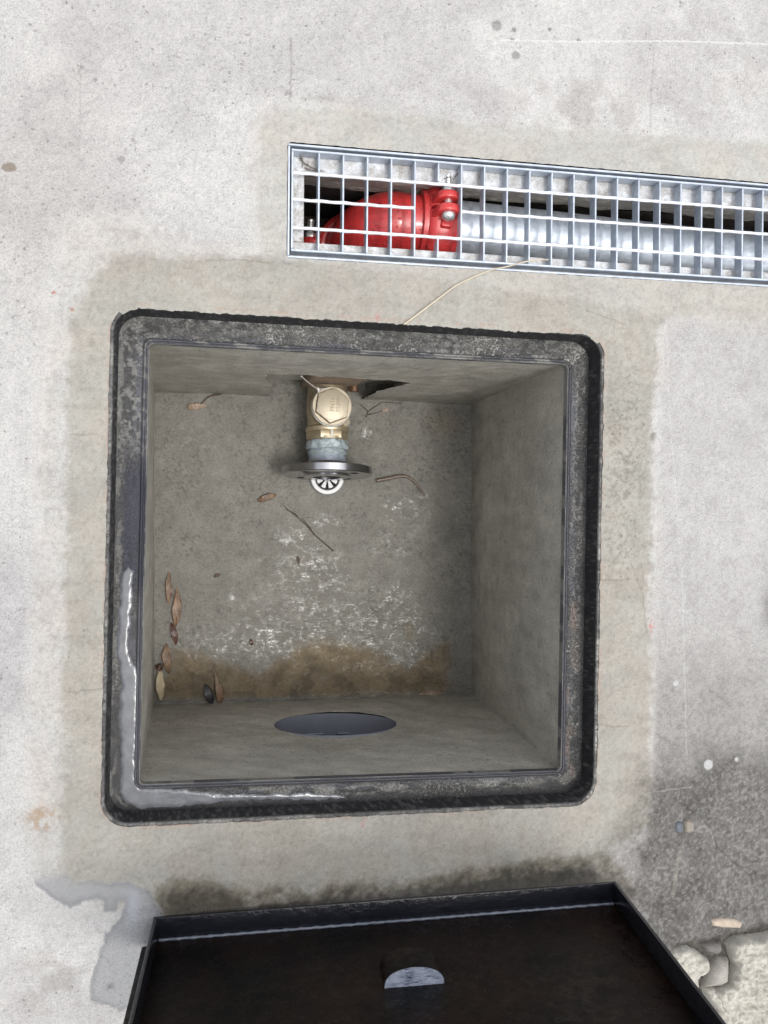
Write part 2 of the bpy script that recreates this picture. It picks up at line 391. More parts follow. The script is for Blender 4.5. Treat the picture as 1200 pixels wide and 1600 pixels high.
M_rub = stone('rough_pale_mortar', (.37, .35, .30), (.53, .51, .455), 120, .003)
M_rubsmooth = stone('smooth_grey_mortar', (.22, .205, .185), (.34, .32, .29), 60, .0008)
M_darkstone = stone('dark_grey_stone', (.10, .095, .09), (.17, .16, .15), 150, .001)
M_creamstone = stone('cream_stone_chip', (.32, .26, .20), (.46, .385, .31), 120, .0006)
M_bluestone = stone('blue_grey_pebble', (.07, .078, .088), (.13, .142, .16), 200, .0005)
M_tanstone = stone('tan_pebble', (.17, .15, .12), (.27, .24, .20), 300, .0008)
M_trench = stone('damp_trench_concrete', (.20, .18, .15), (.34, .31, .27), 110, .002)
M_under = stone('damp_earth', (.03, .024, .020), (.06, .048, .040), 60, .002)

# ------------------------------------------------------------------ measured corners (metres)
FQ_OUT = [(-.3412, .3380), (.3384, .3366), (.3390, -.3380), (-.3432, -.3372)]     # frame outer edge, ground level
ZL = -.039
FQ_IN = [tuple(at(u, v, ZL)[:2]) for u, v in ((234, 537), (886, 570), (875, 1203), (218, 1225))]
ZF = -.535
FLQ = [tuple(at(u, v, ZF)[:2]) for u, v in ((241, 613), (737, 632), (737, 1083), (240, 1101))]
ROUT = .034
GA = .0098; GC = Vector((-.1135, .4950))              # grating origin (left end, middle) and turn
def gw(x, y): return (GC.x + x * math.cos(GA) - y * math.sin(GA), GC.y + x * math.sin(GA) + y * math.cos(GA))
TX0, TX1, TY0, TY1 = -.0018, 1.12, -.0752, .0728       # opening of the channel frame, local
TR_OUT = [gw(TX0 - .003, TY1 + .003), gw(TX1, TY1 + .003), gw(TX1, TY0 - .003), gw(TX0 - .003, TY0 - .003)]

# ------------------------------------------------------------------ GROUND
def axis(a, b, step, lo, hi):
    mid = np.arange(a, b, step); L = []; d = step; x = a
    while x > lo: d *= 1.35; x -= d; L.append(x)
    Rr = []; d = step; x = mid[-1]
    while x < hi: d *= 1.35; x += d; Rr.append(x)
    return np.array(L[::-1] + list(mid) + Rr)
def build_ground():
    xs = axis(-.54, .66, .0017, -60, 60); ys = axis(-.72, .90, .0017, -60, 60)
    X, Y = np.meshgrid(xs, ys); Z = np.zeros_like(X)
    n1 = fbm(X, Y, .030, 1) - .5; n2 = fbm(X, Y, .008, 2, 3) - .5; n3 = fbm(X, Y, .12, 3) - .5; n4 = fbm(X, Y, .35, 4, 3) - .5
    # --- holes
    def inset(q, r):
        out = []
        for i in range(4):
            p = Vector(q[i]); a = (Vector(q[i-1]) - p).normalized(); b = (Vector(q[(i+1) % 4]) - p).normalized(); out.append(p + a * r + b * r)
        return out
    hq = inset(FQ_OUT, ROUT); dh = lambda X, Y: sdf(X, Y, hq) - ROUT
    tq = inset(TR_OUT, .006); dt = lambda X, Y: sdf(X, Y, tq) - .006
    d1 = dh(X, Y); d2 = dt(X, Y)
    # how far the mortar stands back from (or creeps over) the iron rim
    edge = np.where((Y > .30) & (np.abs(X) < .33), -.0015, .0036) + np.where(X > .32, -.001, 0)
    e1 = d1 - edge - n2 * np.where((Y > .30) & (np.abs(X) < .33), .006, .0030) * ss(.02, 0, np.abs(d1)) - (fbm(X, Y, .05, 9, 2) - .5) * .002
    e2 = d2 - .0008 - n2 * .0016
    ins = (e1 < 0) | (e2 < 0)
    allin = ins[:-1, :-1] & ins[1:, :-1] & ins[:-1, 1:] & ins[1:, 1:]; keep = ~allin
    need = np.zeros_like(ins)
    for a in (slice(0, -1), slice(1, None)):
        for b in (slice(0, -1), slice(1, None)):
            need[a, b] |= keep
    need &= ins
    for fn, e in ((dh, e1), (dt, e2)):
        mk = need & (e < 0); xx, yy = X[mk], Y[mk]; h = 1e-4
        gx = (fn(xx + h, yy) - fn(xx - h, yy)) / (2 * h); gy = (fn(xx, yy + h) - fn(xx, yy - h)) / (2 * h)
        X = X.copy(); Y = Y.copy(); X[mk] = xx - e[mk] * gx; Y[mk] = yy - e[mk] * gy
    # --- stains, repairs and marks, traced on the ground plane
    K = 1 / 1.42
    base = lambda r, g, b: np.array(lin(r, g, b, K))
    wob = n1 * .022 + n2 * .008
    COLLAR = G([(45,1350),(42,1150),(50,900),(58,640),(75,440),(95,360),(150,338),(220,345),(238,372),(330,385),(395,388),(392,300),(398,200),(425,168),(470,160),(620,168),(700,185),(760,225),(900,225),(1010,228),(1420,232),(1420,520),(1200,512),(1130,515),(1080,497),(1042,497),(1032,600),(1016,640),(1024,800),(1020,1200),(1005,1300),(960,1345),(860,1370),(240,1425),(110,1420),(60,1385)])
    INNER = G([(98,1400),(100,900),(104,620),(112,480),(180,400),(420,402),(1420,440),(1420,505),(1060,490),(1024,520),(1014,900),(1016,1290),(900,1360),(240,1420)])
    TOPC = G([(408,398),(405,200),(430,176),(480,168),(620,176),(720,190),(1420,235),(1420,510),(1040,490)])
    dc = sdf(X, Y, COLLAR) + wob * .75; dI = sdf(X, Y, INNER) + wob * .6; dT = sdf(X, Y, TOPC) + wob * .5
    c = np.zeros(X.shape + (3,)); c[:] = base(209, 207, 204)
    def lay(colr, m):
        nonlocal c; c = c * (1 - m[..., None]) + np.asarray(colr) * m[..., None]
    def mul(k, m):
        nonlocal c; c = c * (1 - m[..., None] * (1 - np.asarray(k)))
    mul((.84, .835, .84), ss(.42, .62, fbm(X, Y, .16, 21)) * .6); mul(.90, ss(.48, .62, fbm(X, Y, .035, 22)) * .6); mul(1.06, ss(.5, .64, fbm(X, Y, .05, 23)) * .6)           # broad cloudiness
    SL = G([(1040,495),(1420,495),(1420,1700),(900,1700),(1010,1290)])
    dS = sdf(X, Y, SL) + wob * .4
    lay(base(193, 191, 188), ss(.012, -.012, dS + n2 * .02)); mul(1.10, ss(.45, .6, fbm(X, Y, .06, 61)) * ss(0, -.02, dS) * .6); mul(.90, ss(.5, .62, fbm(X, Y, .022, 62)) * ss(0, -.02, dS) * .7)
    mul((.76, .755, .75), ss(at(0, 880)[1], at(0, 1230)[1], Y + n3 * .10 + n1 * .04) * ss(0, -.01, dS)); mul(.8, ss(.5, .62, fbm(X, Y, .0045, 63, 3)) * ss(at(0, 900)[1], at(0, 1200)[1], Y + n3 * .08) * ss(0, -.01, dS) * .8)
    ul = ss(1, 0, (Y - at(0, 470)[1]) / -.06) * ss(0, -.02, X - at(600, 0)[0]) 
    # patina right half of the top
    bl = lambda u, v, ru, rv, p=1.0, z=0.0: np.exp(-(((X - at(u, v, z)[0]) * 1158 / ru) ** 2 + ((Y - at(u, v, z)[1]) * 1158 / rv) ** 2) ** p)
    mul((.72, .70, .68), np.clip(bl(900, 170, 110, 50) * .8 + bl(860, 205, 60, 20) * .5 + bl(1130, 110, 130, 100) * .4 + bl(700, 140, 60, 25) * .3, 0, 1) * ss(.38, .60, fbm(X, Y, .03, 30)))
    mul((.72, .71, .70), np.clip(bl(450, 150, 26, 10) + bl(520, 155, 60, 7) + bl(250, 365, 60, 14) + bl(180, 330, 40, 12), 0, 1) * ss(.4, .6, fbm(X, Y, .012, 31)) * .8)
    mul((.82, .80, .78), bl(60, 330, 110, 160) * .5 + bl(120, 120, 70, 120) * .2)
    mul((.86, .87, .90), bl(10, 1000, 70, 160) * .6)
    mc = ss(.012, -.010, dc + n2 * .012); mI = ss(.007, -.007, dI + n2 * .010); mT = ss(.005, -.006, dT + n2 * .006)
    lay(base(197, 195, 190), mc * .85); lay(base(176, 173, 164), mI * .95); lay(base(188, 186, 179), mT * .85)
    mul((1.03, .985, .96), ss(.4, .6, fbm(X, Y, .05, 36)) * mc * .7); mul(.84, ss(.52, .70, fbm(X, Y, .004, 37, 3)) * mc * .8); mul(.93, ss(.5, .62, fbm(X * .4, Y, .012, 27)) * mc); mul(1.08, ss(.56, .68, fbm(X, Y, .0035, 38, 3)) * mc * .7)
    mul(.86, ss(.55, .66, fbm(X, Y, .0042, 39, 3)) * (1 - mc) * .7); mul(1.08, ss(.54, .64, fbm(X, Y, .005, 29, 3)) * (1 - mc) * .7)
    mul((.70, .68, .64), ss(.54, .64, fbm(X * 1.2, Y, .005, 26, 3)) * mI * (bl(975, 740, 45, 210) + .3 * bl(90, 1050, 50, 150)) * .9)
    # bright worn edge of the repair
    lay(base(226, 225, 222), ss(.014, .0, np.abs(dc + .002)) * .25 * (X < 0) * ss(.4, .6, fbm(X, Y, .09, 33)))
    mul((.90, .90, .90), (ss(.45, .65, fbm(X * .5, Y, .05, 34)) * mc) * .7)
    mul((.86, .86, .84), ss(.5, .64, fbm(X, Y * .3, .02, 35)) * mI * .35)
    # damp, mildewed corner at the lower right
    MD = G([(1022,1230),(1100,1200),(1250,1180),(1420,1150),(1420,1800),(1050,1800),(950,1368),(1000,1300)])
    dm = sdf(X, Y, MD) + n1 * .05 + n3 * .05
    md = ss(.060, -.045, dm)
    mul((.40, .385, .37), md * .85); 
    mul((.80, .79, .78), np.clip(bl(1130, 1120, 120, 130) * .7 + bl(1040, 1250, 30, 60), 0, 1))
    mul((.40, .39, .375), ss(.40, .72, fbm(X, Y, .0056, 40, 4)) * np.clip(md + bl(1050, 1290, 70, 40), 0, 1) * .55)
    mul((.55, .54, .53), ss(.48, .62, fbm(X, Y, .045, 42)) * md * .6)
    gv = TAB[(np.abs(X * 640).astype(int)) % 512, (np.abs(Y * 640).astype(int)) % 512]; c *= (1 + (gv - .5) * (.10 + .26 * md) * (np.abs(X) < 1))[..., None]
    lay(base(205, 203, 200), ss(.50, .72, fbm(X, Y, .0036, 41, 4)) * md * .24)
    # brown-grey wet band against the lid
    BND = G([(235,1378),(330,1368),(400,1398),(480,1385),(640,1378),(760,1352),(850,1336),(960,1340),(990,1390),(960,1460),(230,1500)])
    db = sdf(X, Y, BND) + n1 * .028 + n2 * .010
    mb = ss(.006, -.008, db)
    mul((.50, .46, .38), mb * .85); mul((.34, .32, .29), ss(-.004, -.026, db + n2 * .016) * .95)
    mul((.5, .48, .45), ss(.48, .62, fbm(X, Y, .005, 28)) * ss(.02, -.01, db) * .5)
    mul((.45, .44, .41), ss(.5, .6, fbm(X, Y, .01, 43)) * bl(860, 1365, 110, 18) * .9)
    WP = G([(42,1345),(52,1380),(80,1403),(108,1418),(128,1412),(152,1404),(163,1410),(165,1422),(180,1420),(183,1405),(198,1406),(188,1432),(166,1458),(150,1500),(140,1535),(140,1564),(172,1572),(186,1580),(260,1560),(262,1440),(236,1392),(200,1380),(120,1372)])
    dw = sdf(X, Y, WP) + n2 * .006 + n1 * .006
    mw = ss(.0012, -.0012, dw)
    topw = ss(at(0, 1362)[1], at(0, 1392)[1], Y + n1 * .02)
    mw2 = mw * topw
    lay(base(158, 159, 160), mw2 * .9); mul((.78, .78, .79), ss(.006, 0, np.abs(dw + .003)) * mw2 * .8)
    lay(base(184, 188, 196), np.clip(bl(208, 1420, 12, 34), 0, 1) * mw2 * .7)
    mul((.80, .79, .77), bl(110, 1530, 90, 50) * (1 - mw) * ss(.4, .6, fbm(X, Y, .03, 44)))
    mul((.35, .34, .33), bl(172, 1543, 6, 6) * .8 * ss(.3, .6, fbm(X, Y, .006, 45)))
    # small marks
    lay(base(172, 148, 120), np.clip(bl(67, 1278, 24, 20, 2), 0, 1) * ss(.36, .56, fbm(X, Y, .006, 46)) * .8)
    lay(base(186, 160, 140), bl(62, 1268, 15, 10) * .3)
    lay(base(150, 140, 128), ss(.5, .6, bl(14, 262, 14, 9) + n2 * .3)); lay(base(180, 120, 100), ss(.5, .7, bl(84, 458, 5, 3) + n2 * .2) * .9); lay(base(180, 120, 100), ss(.5, .7, bl(113, 484, 4, 2.4)) * .8)
    for u, v, r in ((1107, 1195, 10), (1151, 1187, 4), (1056, 1068, 5.5)): lay(base(214, 214, 214), ss(.3, .6, bl(u, v, r * .9, r * .9, 2)) * .8)
    for u, v, r, k in ((776, 40, 9, .5), (803, 47, 5, .35), (859, 46, 3.6, .25), (904, 63, 3.6, .4), (806, 86, 8, .5), (800, 62, 5, .5), (20, 495, 3, .5), (148, 125, 4, .6), (190, 248, 5, .6), (208, 218, 4, .6), (128, 105, 3, .6)):
        mul((k, k, k), ss(.35, .55, bl(u, v, r, r * (2.6 if u > 1190 else 1)) + n2 * .4) * .8)
    mul((.40, .39, .38), np.clip(bl(1206, 945, 16, 34), 0, 1) * .9)  # soft dark oval at the right edge
    mul((.62, .60, .58), np.clip(bl(1020, 680, 8, 10) + bl(1016, 900, 5, 60) * .6, 0, 1) * ss(.45, .55, fbm(X, Y, .008, 47)))
    pink = np.clip(bl(590, 494, 3.2, 6) + bl(567, 1283, 2.6, 9) + bl(1018, 977, 5, 5) + bl(1017, 980, 2.5, 12) * .7, 0, 1) * ss(.40, .55, fbm(X, Y, .005, 48))
    lay(base(205, 110, 112), pink * .75)
    orange = ss(.0035, .001, np.abs(d1 - .004)) * ss(.50, .62, fbm(X, Y, .014, 49)); lay(base(176, 150, 134), orange * .5)
    ln = lambda pts, w_, k, col=None: (mul(k, ss(w_, w_ * .3, dline(X + n2 * .002, Y + n2 * .002, G(pts)))) if col is None else lay(base(*col), ss(w_, w_ * .3, dline(X + n2 * .001, Y, G(pts))) * k))
    ln([(455, 60), (455, 110), (453, 158)], .0020, (.72, .71, .70)); ln([(1022, 80), (1017, 150), (1016, 205)], .0018, (.80, .79, .80)); ln([(126, 90), (124, 260)], .0016, (.88, .88, .88))
    ln([(780, 63), (900, 65), (1040, 64), (1200, 69)], .0014, .8, (236, 235, 235)); ln([(1041, 500), (1046, 640), (1066, 900), (1073, 1180)], .0012, .28, (232, 230, 228)); ln([(1010, 1239), (1080, 1230)], .0012, .25, (225, 223, 220))
    crack = [[(100,1079),(120,1082),(132,1077),(150,1079),(165,1074)], [(104,677),(120,680),(150,678)], [(915,485),(935,492),(955,500),(978,508)], [(930,905),(960,907),(985,904)], [(934,1132),(960,1135),(984,1134)], [(320,408),(370,406),(420,411)], [(986,880),(1004,930),(1010,990)]]
    for cr in crack: ln(cr, .0013, (.74, .73, .70))
    ln([(1112,1300),(1120,1322),(1150,1350),(1175,1370)], .0016, (.55, .54, .52)); ln([(1085,1298),(1100,1290),(1112,1300),(1116,1318)], .002, .22, (205, 203, 196)); ln([(1052,1400),(1060,1340),(1066,1320)], .004, .20, (190, 184, 165))
    mul((.92, .92, .92), (fbm(X, Y, .004, 50, 2) > .62) * .6)
    # --- relief
    Z += n3 * .0015 * ss(.06, .0, -np.minimum(d1, 0)) + n1 * .0008
    Z += ss(.004, -.004, dc) * .0012 * ss(.0, .02, np.minimum(d1, d2)) - mw2 * .0006
    near = ss(.03, .004, np.minimum(d1, d2)); Z = Z * (1 - near) + .0002 * near
    Z += md * (fbm(X, Y, .02, 60) - .5) * .003 * (1 - near)
    br = ss(.012, -.012, sdf(X, Y, G([(1055,1478),(1110,1470),(1250,1440),(1420,1440),(1420,1800),(1040,1800)])) + n1 * .02); Z -= br * .012
    mul((.55, .52, .48), br)
    # outer world: keep it calm
    far = ss(.1, 1.2, np.maximum(np.maximum(-X - .5, X - .6), np.maximum(-Y - .7, Y - .9)))
    c = c * (1 - far[..., None]) + base(196, 195, 192) * far[..., None]; Z *= (1 - far)
    grain = np.clip(1 - mc * .45 - mI * .25 - mT * .4, .15, 1) ; grain = np.clip(grain + md * .5, 0, 1)
    fl = np.clip(.55 - mc * .4 + bl(150, 350, 160, 60) * .2 + bl(350, 120, 250, 200) * .15 + mI * bl(975, 760, 50, 220) * 1.0 + mI * bl(120, 1000, 40, 200) * .35 - ss(.004, -.004, dS) * .35 - mT * .15, 0, 1)
    P = np.stack([X, Y, Z], -1)
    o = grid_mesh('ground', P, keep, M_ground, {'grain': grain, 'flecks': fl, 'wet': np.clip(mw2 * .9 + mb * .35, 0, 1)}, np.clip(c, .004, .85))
    return tag(o, kind='structure')
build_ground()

# ------------------------------------------------------------------ PIT (walls and floor)
pit = tag(empty('inspection_pit', (0, 0, ZF)), 'square mortar-lined pit sunk below the black iron frame, damp at the bottom', 'pit')
def put(o, parent):
    """parent while keeping world coordinates of the mesh"""
    o.parent = parent; o.matrix_parent_inverse = parent.matrix_basis.inverted() if False else Matrix.Translation(-Vector(parent.location)) if parent.rotation_euler.z == 0 and parent.rotation_euler.x == 0 else parent.matrix_basis.inverted()
    return o
ZW = -.050
inq = [Vector((x, y)) for x, y in FQ_IN]; flq = [Vector((x, y)) for x, y in FLQ]
ctr = sum(inq, Vector((0, 0))) / 4
topq = [p + (p - ctr).normalized() * .004 for p in inq]
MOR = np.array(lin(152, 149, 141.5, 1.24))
def wall(i, j, hole=None, seed=0):
    """wall between corner i and j, as a fine sheet; hole(a, z, P) -> bool mask of removed vertices"""
    nx, nz = 210, 170
    a = np.linspace(0, 1, nx); b = np.linspace(0, 1, nz); A, B = np.meshgrid(a, b)
    T0, T1, F0, F1 = (np.array([*topq[i], ZW]), np.array([*topq[j], ZW]), np.array([*flq[i], ZF - .004]), np.array([*flq[j], ZF - .004]))
    P = (T0 + (T1 - T0) * A[..., None]) * (1 - B[..., None]) + (F0 + (F1 - F0) * A[..., None]) * B[..., None]
    e = T1 - T0; nrm = np.array([e[1], -e[0], 0]); nrm /= np.linalg.norm(nrm)
    s = np.linalg.norm(e) * A + seed; zz = B * .5
    dsp = (fbm(s, zz, .09, 5 + seed) - .5) * .006 + (fbm(s, zz, .02, 6 + seed) - .5) * .0016
    P = P + nrm * (dsp * np.minimum(1, 8 * np.minimum(A, 1 - A)) * np.minimum(1, 10 * B))[..., None]
    streak = fbm((s * .8 + zz * .9) * .30, zz * 1.1 - s * .7, .028, 7 + seed) if seed == 6 else fbm(s * 1.0, zz * .25, .02, 7 + seed)
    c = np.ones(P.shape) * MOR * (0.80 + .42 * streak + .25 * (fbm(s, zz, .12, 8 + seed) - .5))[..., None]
    c *= (.93 + .14 * fbm(s, zz, .25, 15 + seed))[..., None]; c *= np.array([1.0, .985, .95]) ** (fbm(s, zz, .1, 16 + seed)[..., None] * 1.2)
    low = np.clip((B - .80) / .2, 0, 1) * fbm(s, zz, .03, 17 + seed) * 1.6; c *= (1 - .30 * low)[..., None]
    pits = ss(.80, .86, fbm(s, zz, .0055, 18 + seed, 2)); c *= (1 - .35 * pits)[..., None]
    keep = np.ones((nz - 1, nx - 1), bool)
    if hole is not None:
        P, keep, c = hole(P, keep, c, s, nrm)
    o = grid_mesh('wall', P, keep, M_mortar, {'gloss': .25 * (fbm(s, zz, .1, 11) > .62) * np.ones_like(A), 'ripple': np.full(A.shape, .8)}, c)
    return put(o, pit)
def snap_hole(P, keep, fn):
    d = fn(P[..., 0], P[..., 2]); ins = d < 0
    allin = ins[:-1, :-1] & ins[1:, :-1] & ins[:-1, 1:] & ins[1:, 1:]; keep = keep & ~allin
    need = np.zeros_like(ins)
    for a in (slice(0, -1), slice(1, None)):
        for b in (slice(0, -1), slice(1, None)): need[a, b] |= keep
    need &= ins; h = 1e-4; x, z = P[..., 0][need], P[..., 2][need]
    gx = (fn(x + h, z) - fn(x - h, z)) / (2 * h); gz = (fn(x, z + h) - fn(x, z - h)) / (2 * h)
    P = P.copy(); P[..., 0][need] = x - d[need] * gx; P[..., 2][need] = z - d[need] * gz
    return P, keep
# notch in the back wall round the valve
NOTCH = [(-.122, -.262), (-.085, -.250), (-.02, -.262), (.05, -.270), (.100, -.275), (.122, -.290), (.108, -.34), (.085, -.40), (.075, -.60), (-.100, -.60), (-.108, -.36), (-.122, -.33)]
def back_hole(P, keep, c, s, nrm):
    fn = lambda x, z: sdf(x, z, NOTCH) + (vn(x, z, .006, 3) - .5) * .004
    P, keep = snap_hole(P, keep, fn); return P, keep, c
DRX, DRZ, DCX, DCZ = .1065, .083, .011, -.343
def front_hole(P, keep, c, s, nrm):
    fn = lambda x, z: (np.sqrt(((x - DCX) / DRX) ** 2 + ((z - DCZ) / DRZ) ** 2) - 1) * .094
    P, keep = snap_hole(P, keep, fn); return P, keep, c
wall(0, 1, back_hole, 0); wall(1, 2, None, 3); wall(2, 3, front_hole, 6); wall(3, 0, None, 9)
# pit floor
def build_floor():
    nx = ny = 330
    A, B = np.meshgrid(np.linspace(-.06, 1.06, nx), np.linspace(-.06, 1.06, ny))
    q = [np.array(p) for p in FLQ]
    P2 = (q[0] + (q[1] - q[0]) * A[..., None]) * (1 - B[..., None]) + (q[3] + (q[2] - q[3]) * A[..., None]) * B[..., None]
    X, Y = P2[..., 0], P2[..., 1]
    n1 = fbm(X, Y, .04, 70) - .5; n2 = fbm(X, Y, .010, 71, 3) - .5; n3 = fbm(X * .5 + Y * .3, Y * 1.6, .02, 72, 3) - .5
    Gf = lambda pts: G(pts, ZF)
    bl = lambda u, v, ru, rv, p=1.0: np.exp(-(((X - at(u, v, ZF)[0]) * 812 / ru) ** 2 + ((Y - at(u, v, ZF)[1]) * 812 / rv) ** 2) ** p)
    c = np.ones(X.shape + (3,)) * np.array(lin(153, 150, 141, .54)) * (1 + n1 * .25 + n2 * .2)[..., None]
    SED = Gf([(268,1014),(300,1018),(330,1030),(400,1052),(430,1035),(468,1012),(505,1000),(540,1006),(585,1018),(640,1048),(672,1020),(700,1000),(700,1092),(560,1098),(340,1106),(244,1106),(248,1060),(266,1050)])
    ds = sdf(X, Y, SED) + n1 * .018 + n2 * .006; ms = ss(.014, -.016, ds + n2 * .012) * (.70 + .6 * fbm(X, Y, .03, 78))
    # damp film that dried along the join with the wall
    ms *= ss(-.004, .012, Y - at(500, 1094, ZF)[1] - .004 + n2 * .012 - np.where(X < at(330, 0, ZF)[0] + 0, -.02, 0) * 0)
    sed = np.array(lin(146, 124, 86, .56)); 
    m2 = np.clip(ms + bl(690, 662, 30, 22, 2) * .35 + ss(.6, .8, bl(640, 985, 10, 26)) * .5, 0, 1)
    c = c * (1 - m2[..., None] * .70) + sed * (m2 * .70)[..., None] * (1 + n1 * .7)[..., None]
    deep = ss(.0, .03, -ds) * ss(.45, .6, fbm(X, Y, .03, 75)); c *= (1 - deep * .3)[..., None]
    c *= (1 - .30 * ss(.60, .74, fbm(X, Y, .004, 76, 2)) * ss(.35, .65, fbm(X, Y, .06, 77)))[..., None]
    g = (bl(520, 975, 120, 45) + bl(480, 890, 45, 32) + bl(452, 838, 30, 16, 2) + bl(505, 815, 22, 12) + bl(612, 797, 16, 20, 2) + bl(655, 795, 26, 30) * .8
         + bl(616, 927, 18, 14) + bl(632, 965, 30, 36) + bl(680, 1000, 34, 50) * .8 + bl(380, 1005, 80, 26) * .8 + bl(600, 1035, 110, 26) * .9 + bl(575, 677, 11, 10, 2)
         + bl(610, 858, 30, 16) * .7 + bl(365, 930, 8, 12, 2) + bl(300, 690, 20, 14) * .4 + bl(690, 1050, 30, 40) * .5)
    rim = ss(.010, .002, np.abs(Y - at(500, 1094, ZF)[1] - .004 - (X + .1) * .03)) * 1.0
    g = np.clip(g * (1 - ms * .8) + rim + .06, 0, 1)
    rip = np.clip(.55 + bl(520, 975, 150, 50) * .6 + bl(650, 980, 80, 90) * .6 + rim - ms * .45, .12, 1.3)
    Z = ZF + n1 * .004 + n2 * .0006 + n3 * .0014 * (1 - ms * .8)
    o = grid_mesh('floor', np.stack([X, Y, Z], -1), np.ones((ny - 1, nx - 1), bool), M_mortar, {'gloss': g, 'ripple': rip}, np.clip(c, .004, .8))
    put(o, pit)
build_floor()
# thin sheet of standing water over the brown sediment
def lump(name, poly, z0, h, mat_, step=.0022, edge=.01, namp=.3, nscale=.02, seed=0, bottom=None, wob=.004, terr=0, parent=None, rough=0):
    poly = [np.asarray(p[:2], float) for p in poly]
    lo = np.min(poly, 0) - .01; hi = np.max(poly, 0) + .01
    xs = np.arange(lo[0], hi[0], step); ys = np.arange(lo[1], hi[1], step); X, Y = np.meshgrid(xs, ys)
    d = sdf(X, Y, poly) + (fbm(X, Y, nscale, seed + 80) - .5) * wob * 2
    ins = d < 0; keep = ins[:-1, :-1] | ins[1:, :-1] | ins[:-1, 1:] | ins[1:, 1:]
    t = np.clip(-d / edge, 0, 1); prof = np.sqrt(np.clip(1 - (1 - t) ** 2, 0, 1))
    nz = fbm(X, Y, nscale, seed + 90, 5) - .5
    Z = z0 + h * prof * (1 + nz * namp * 2)
    if rough:
        rg = 1 - np.abs(2 * fbm(X * .30, Y, .011, seed + 95, 4) - 1)
        Z = Z + prof * rough * ((rg - .8) * 2.2 + (fbm(X, Y, .006, seed + 96, 3) - .5) * 1.4 + (vn(X, Y, .0035, 97) - .5) * .5)
    Z = np.where(ins, Z, (z0 if bottom is None else bottom))
    return grid_mesh(name, np.stack([X, Y, Z], -1), keep, mat_, parent=parent)

# earth seal round the pit so no light leaks in from below
m = MB()
m.box((-.8, -.8, -.75), (.8, .8, -.74)); tag_o = m.build('earth', M_under, None, 0); tag(tag_o, kind='structure')

# drain pipe behind the front wall, seen through the round hole
dp = tag(empty('drain_pipe', (DCX, -.30, DCZ)), 'blue-grey plastic drain pipe opening in the pit wall nearest the black cover', 'pipe')
m = MB(); n_ = 64; vs = []; fs = []
for k, (yy, s_) in enumerate(((.0095, .99), (-.25, .99), (-.25, 1.03), (.0095, 1.0))):
    for i in range(n_):
        a = 2 * math.pi * i / n_; vs.append((DRX * 1.0 * s_ * math.cos(a), yy - .004, DRZ * s_ * math.sin(a)))
for k in range(3): fs += [(k*n_+i, k*n_+(i+1)%n_, (k+1)*n_+(i+1)%n_, (k+1)*n_+i) for i in range(n_)]
m.add(vs, fs); m.build('pipe_bore', M_plastic, dp)
m = MB(); m.box((-.12, -.262, -.10), (.12, -.256, .10)); m.build('blanking_disc', M_plastic, dp)
# small rubber lips that catch the light inside the bore
for (x_, a_) in ((-.03, .0), (.035, .0)):
    m = MB(); m.tube([(x_ - .02, -.03 - abs(a_), -DRZ + .007), (x_, -.031, -DRZ + .004), (x_ + .02, -.03, -DRZ + .007)], .0022, 8); m.build('seal_lug', M_plastic, dp)

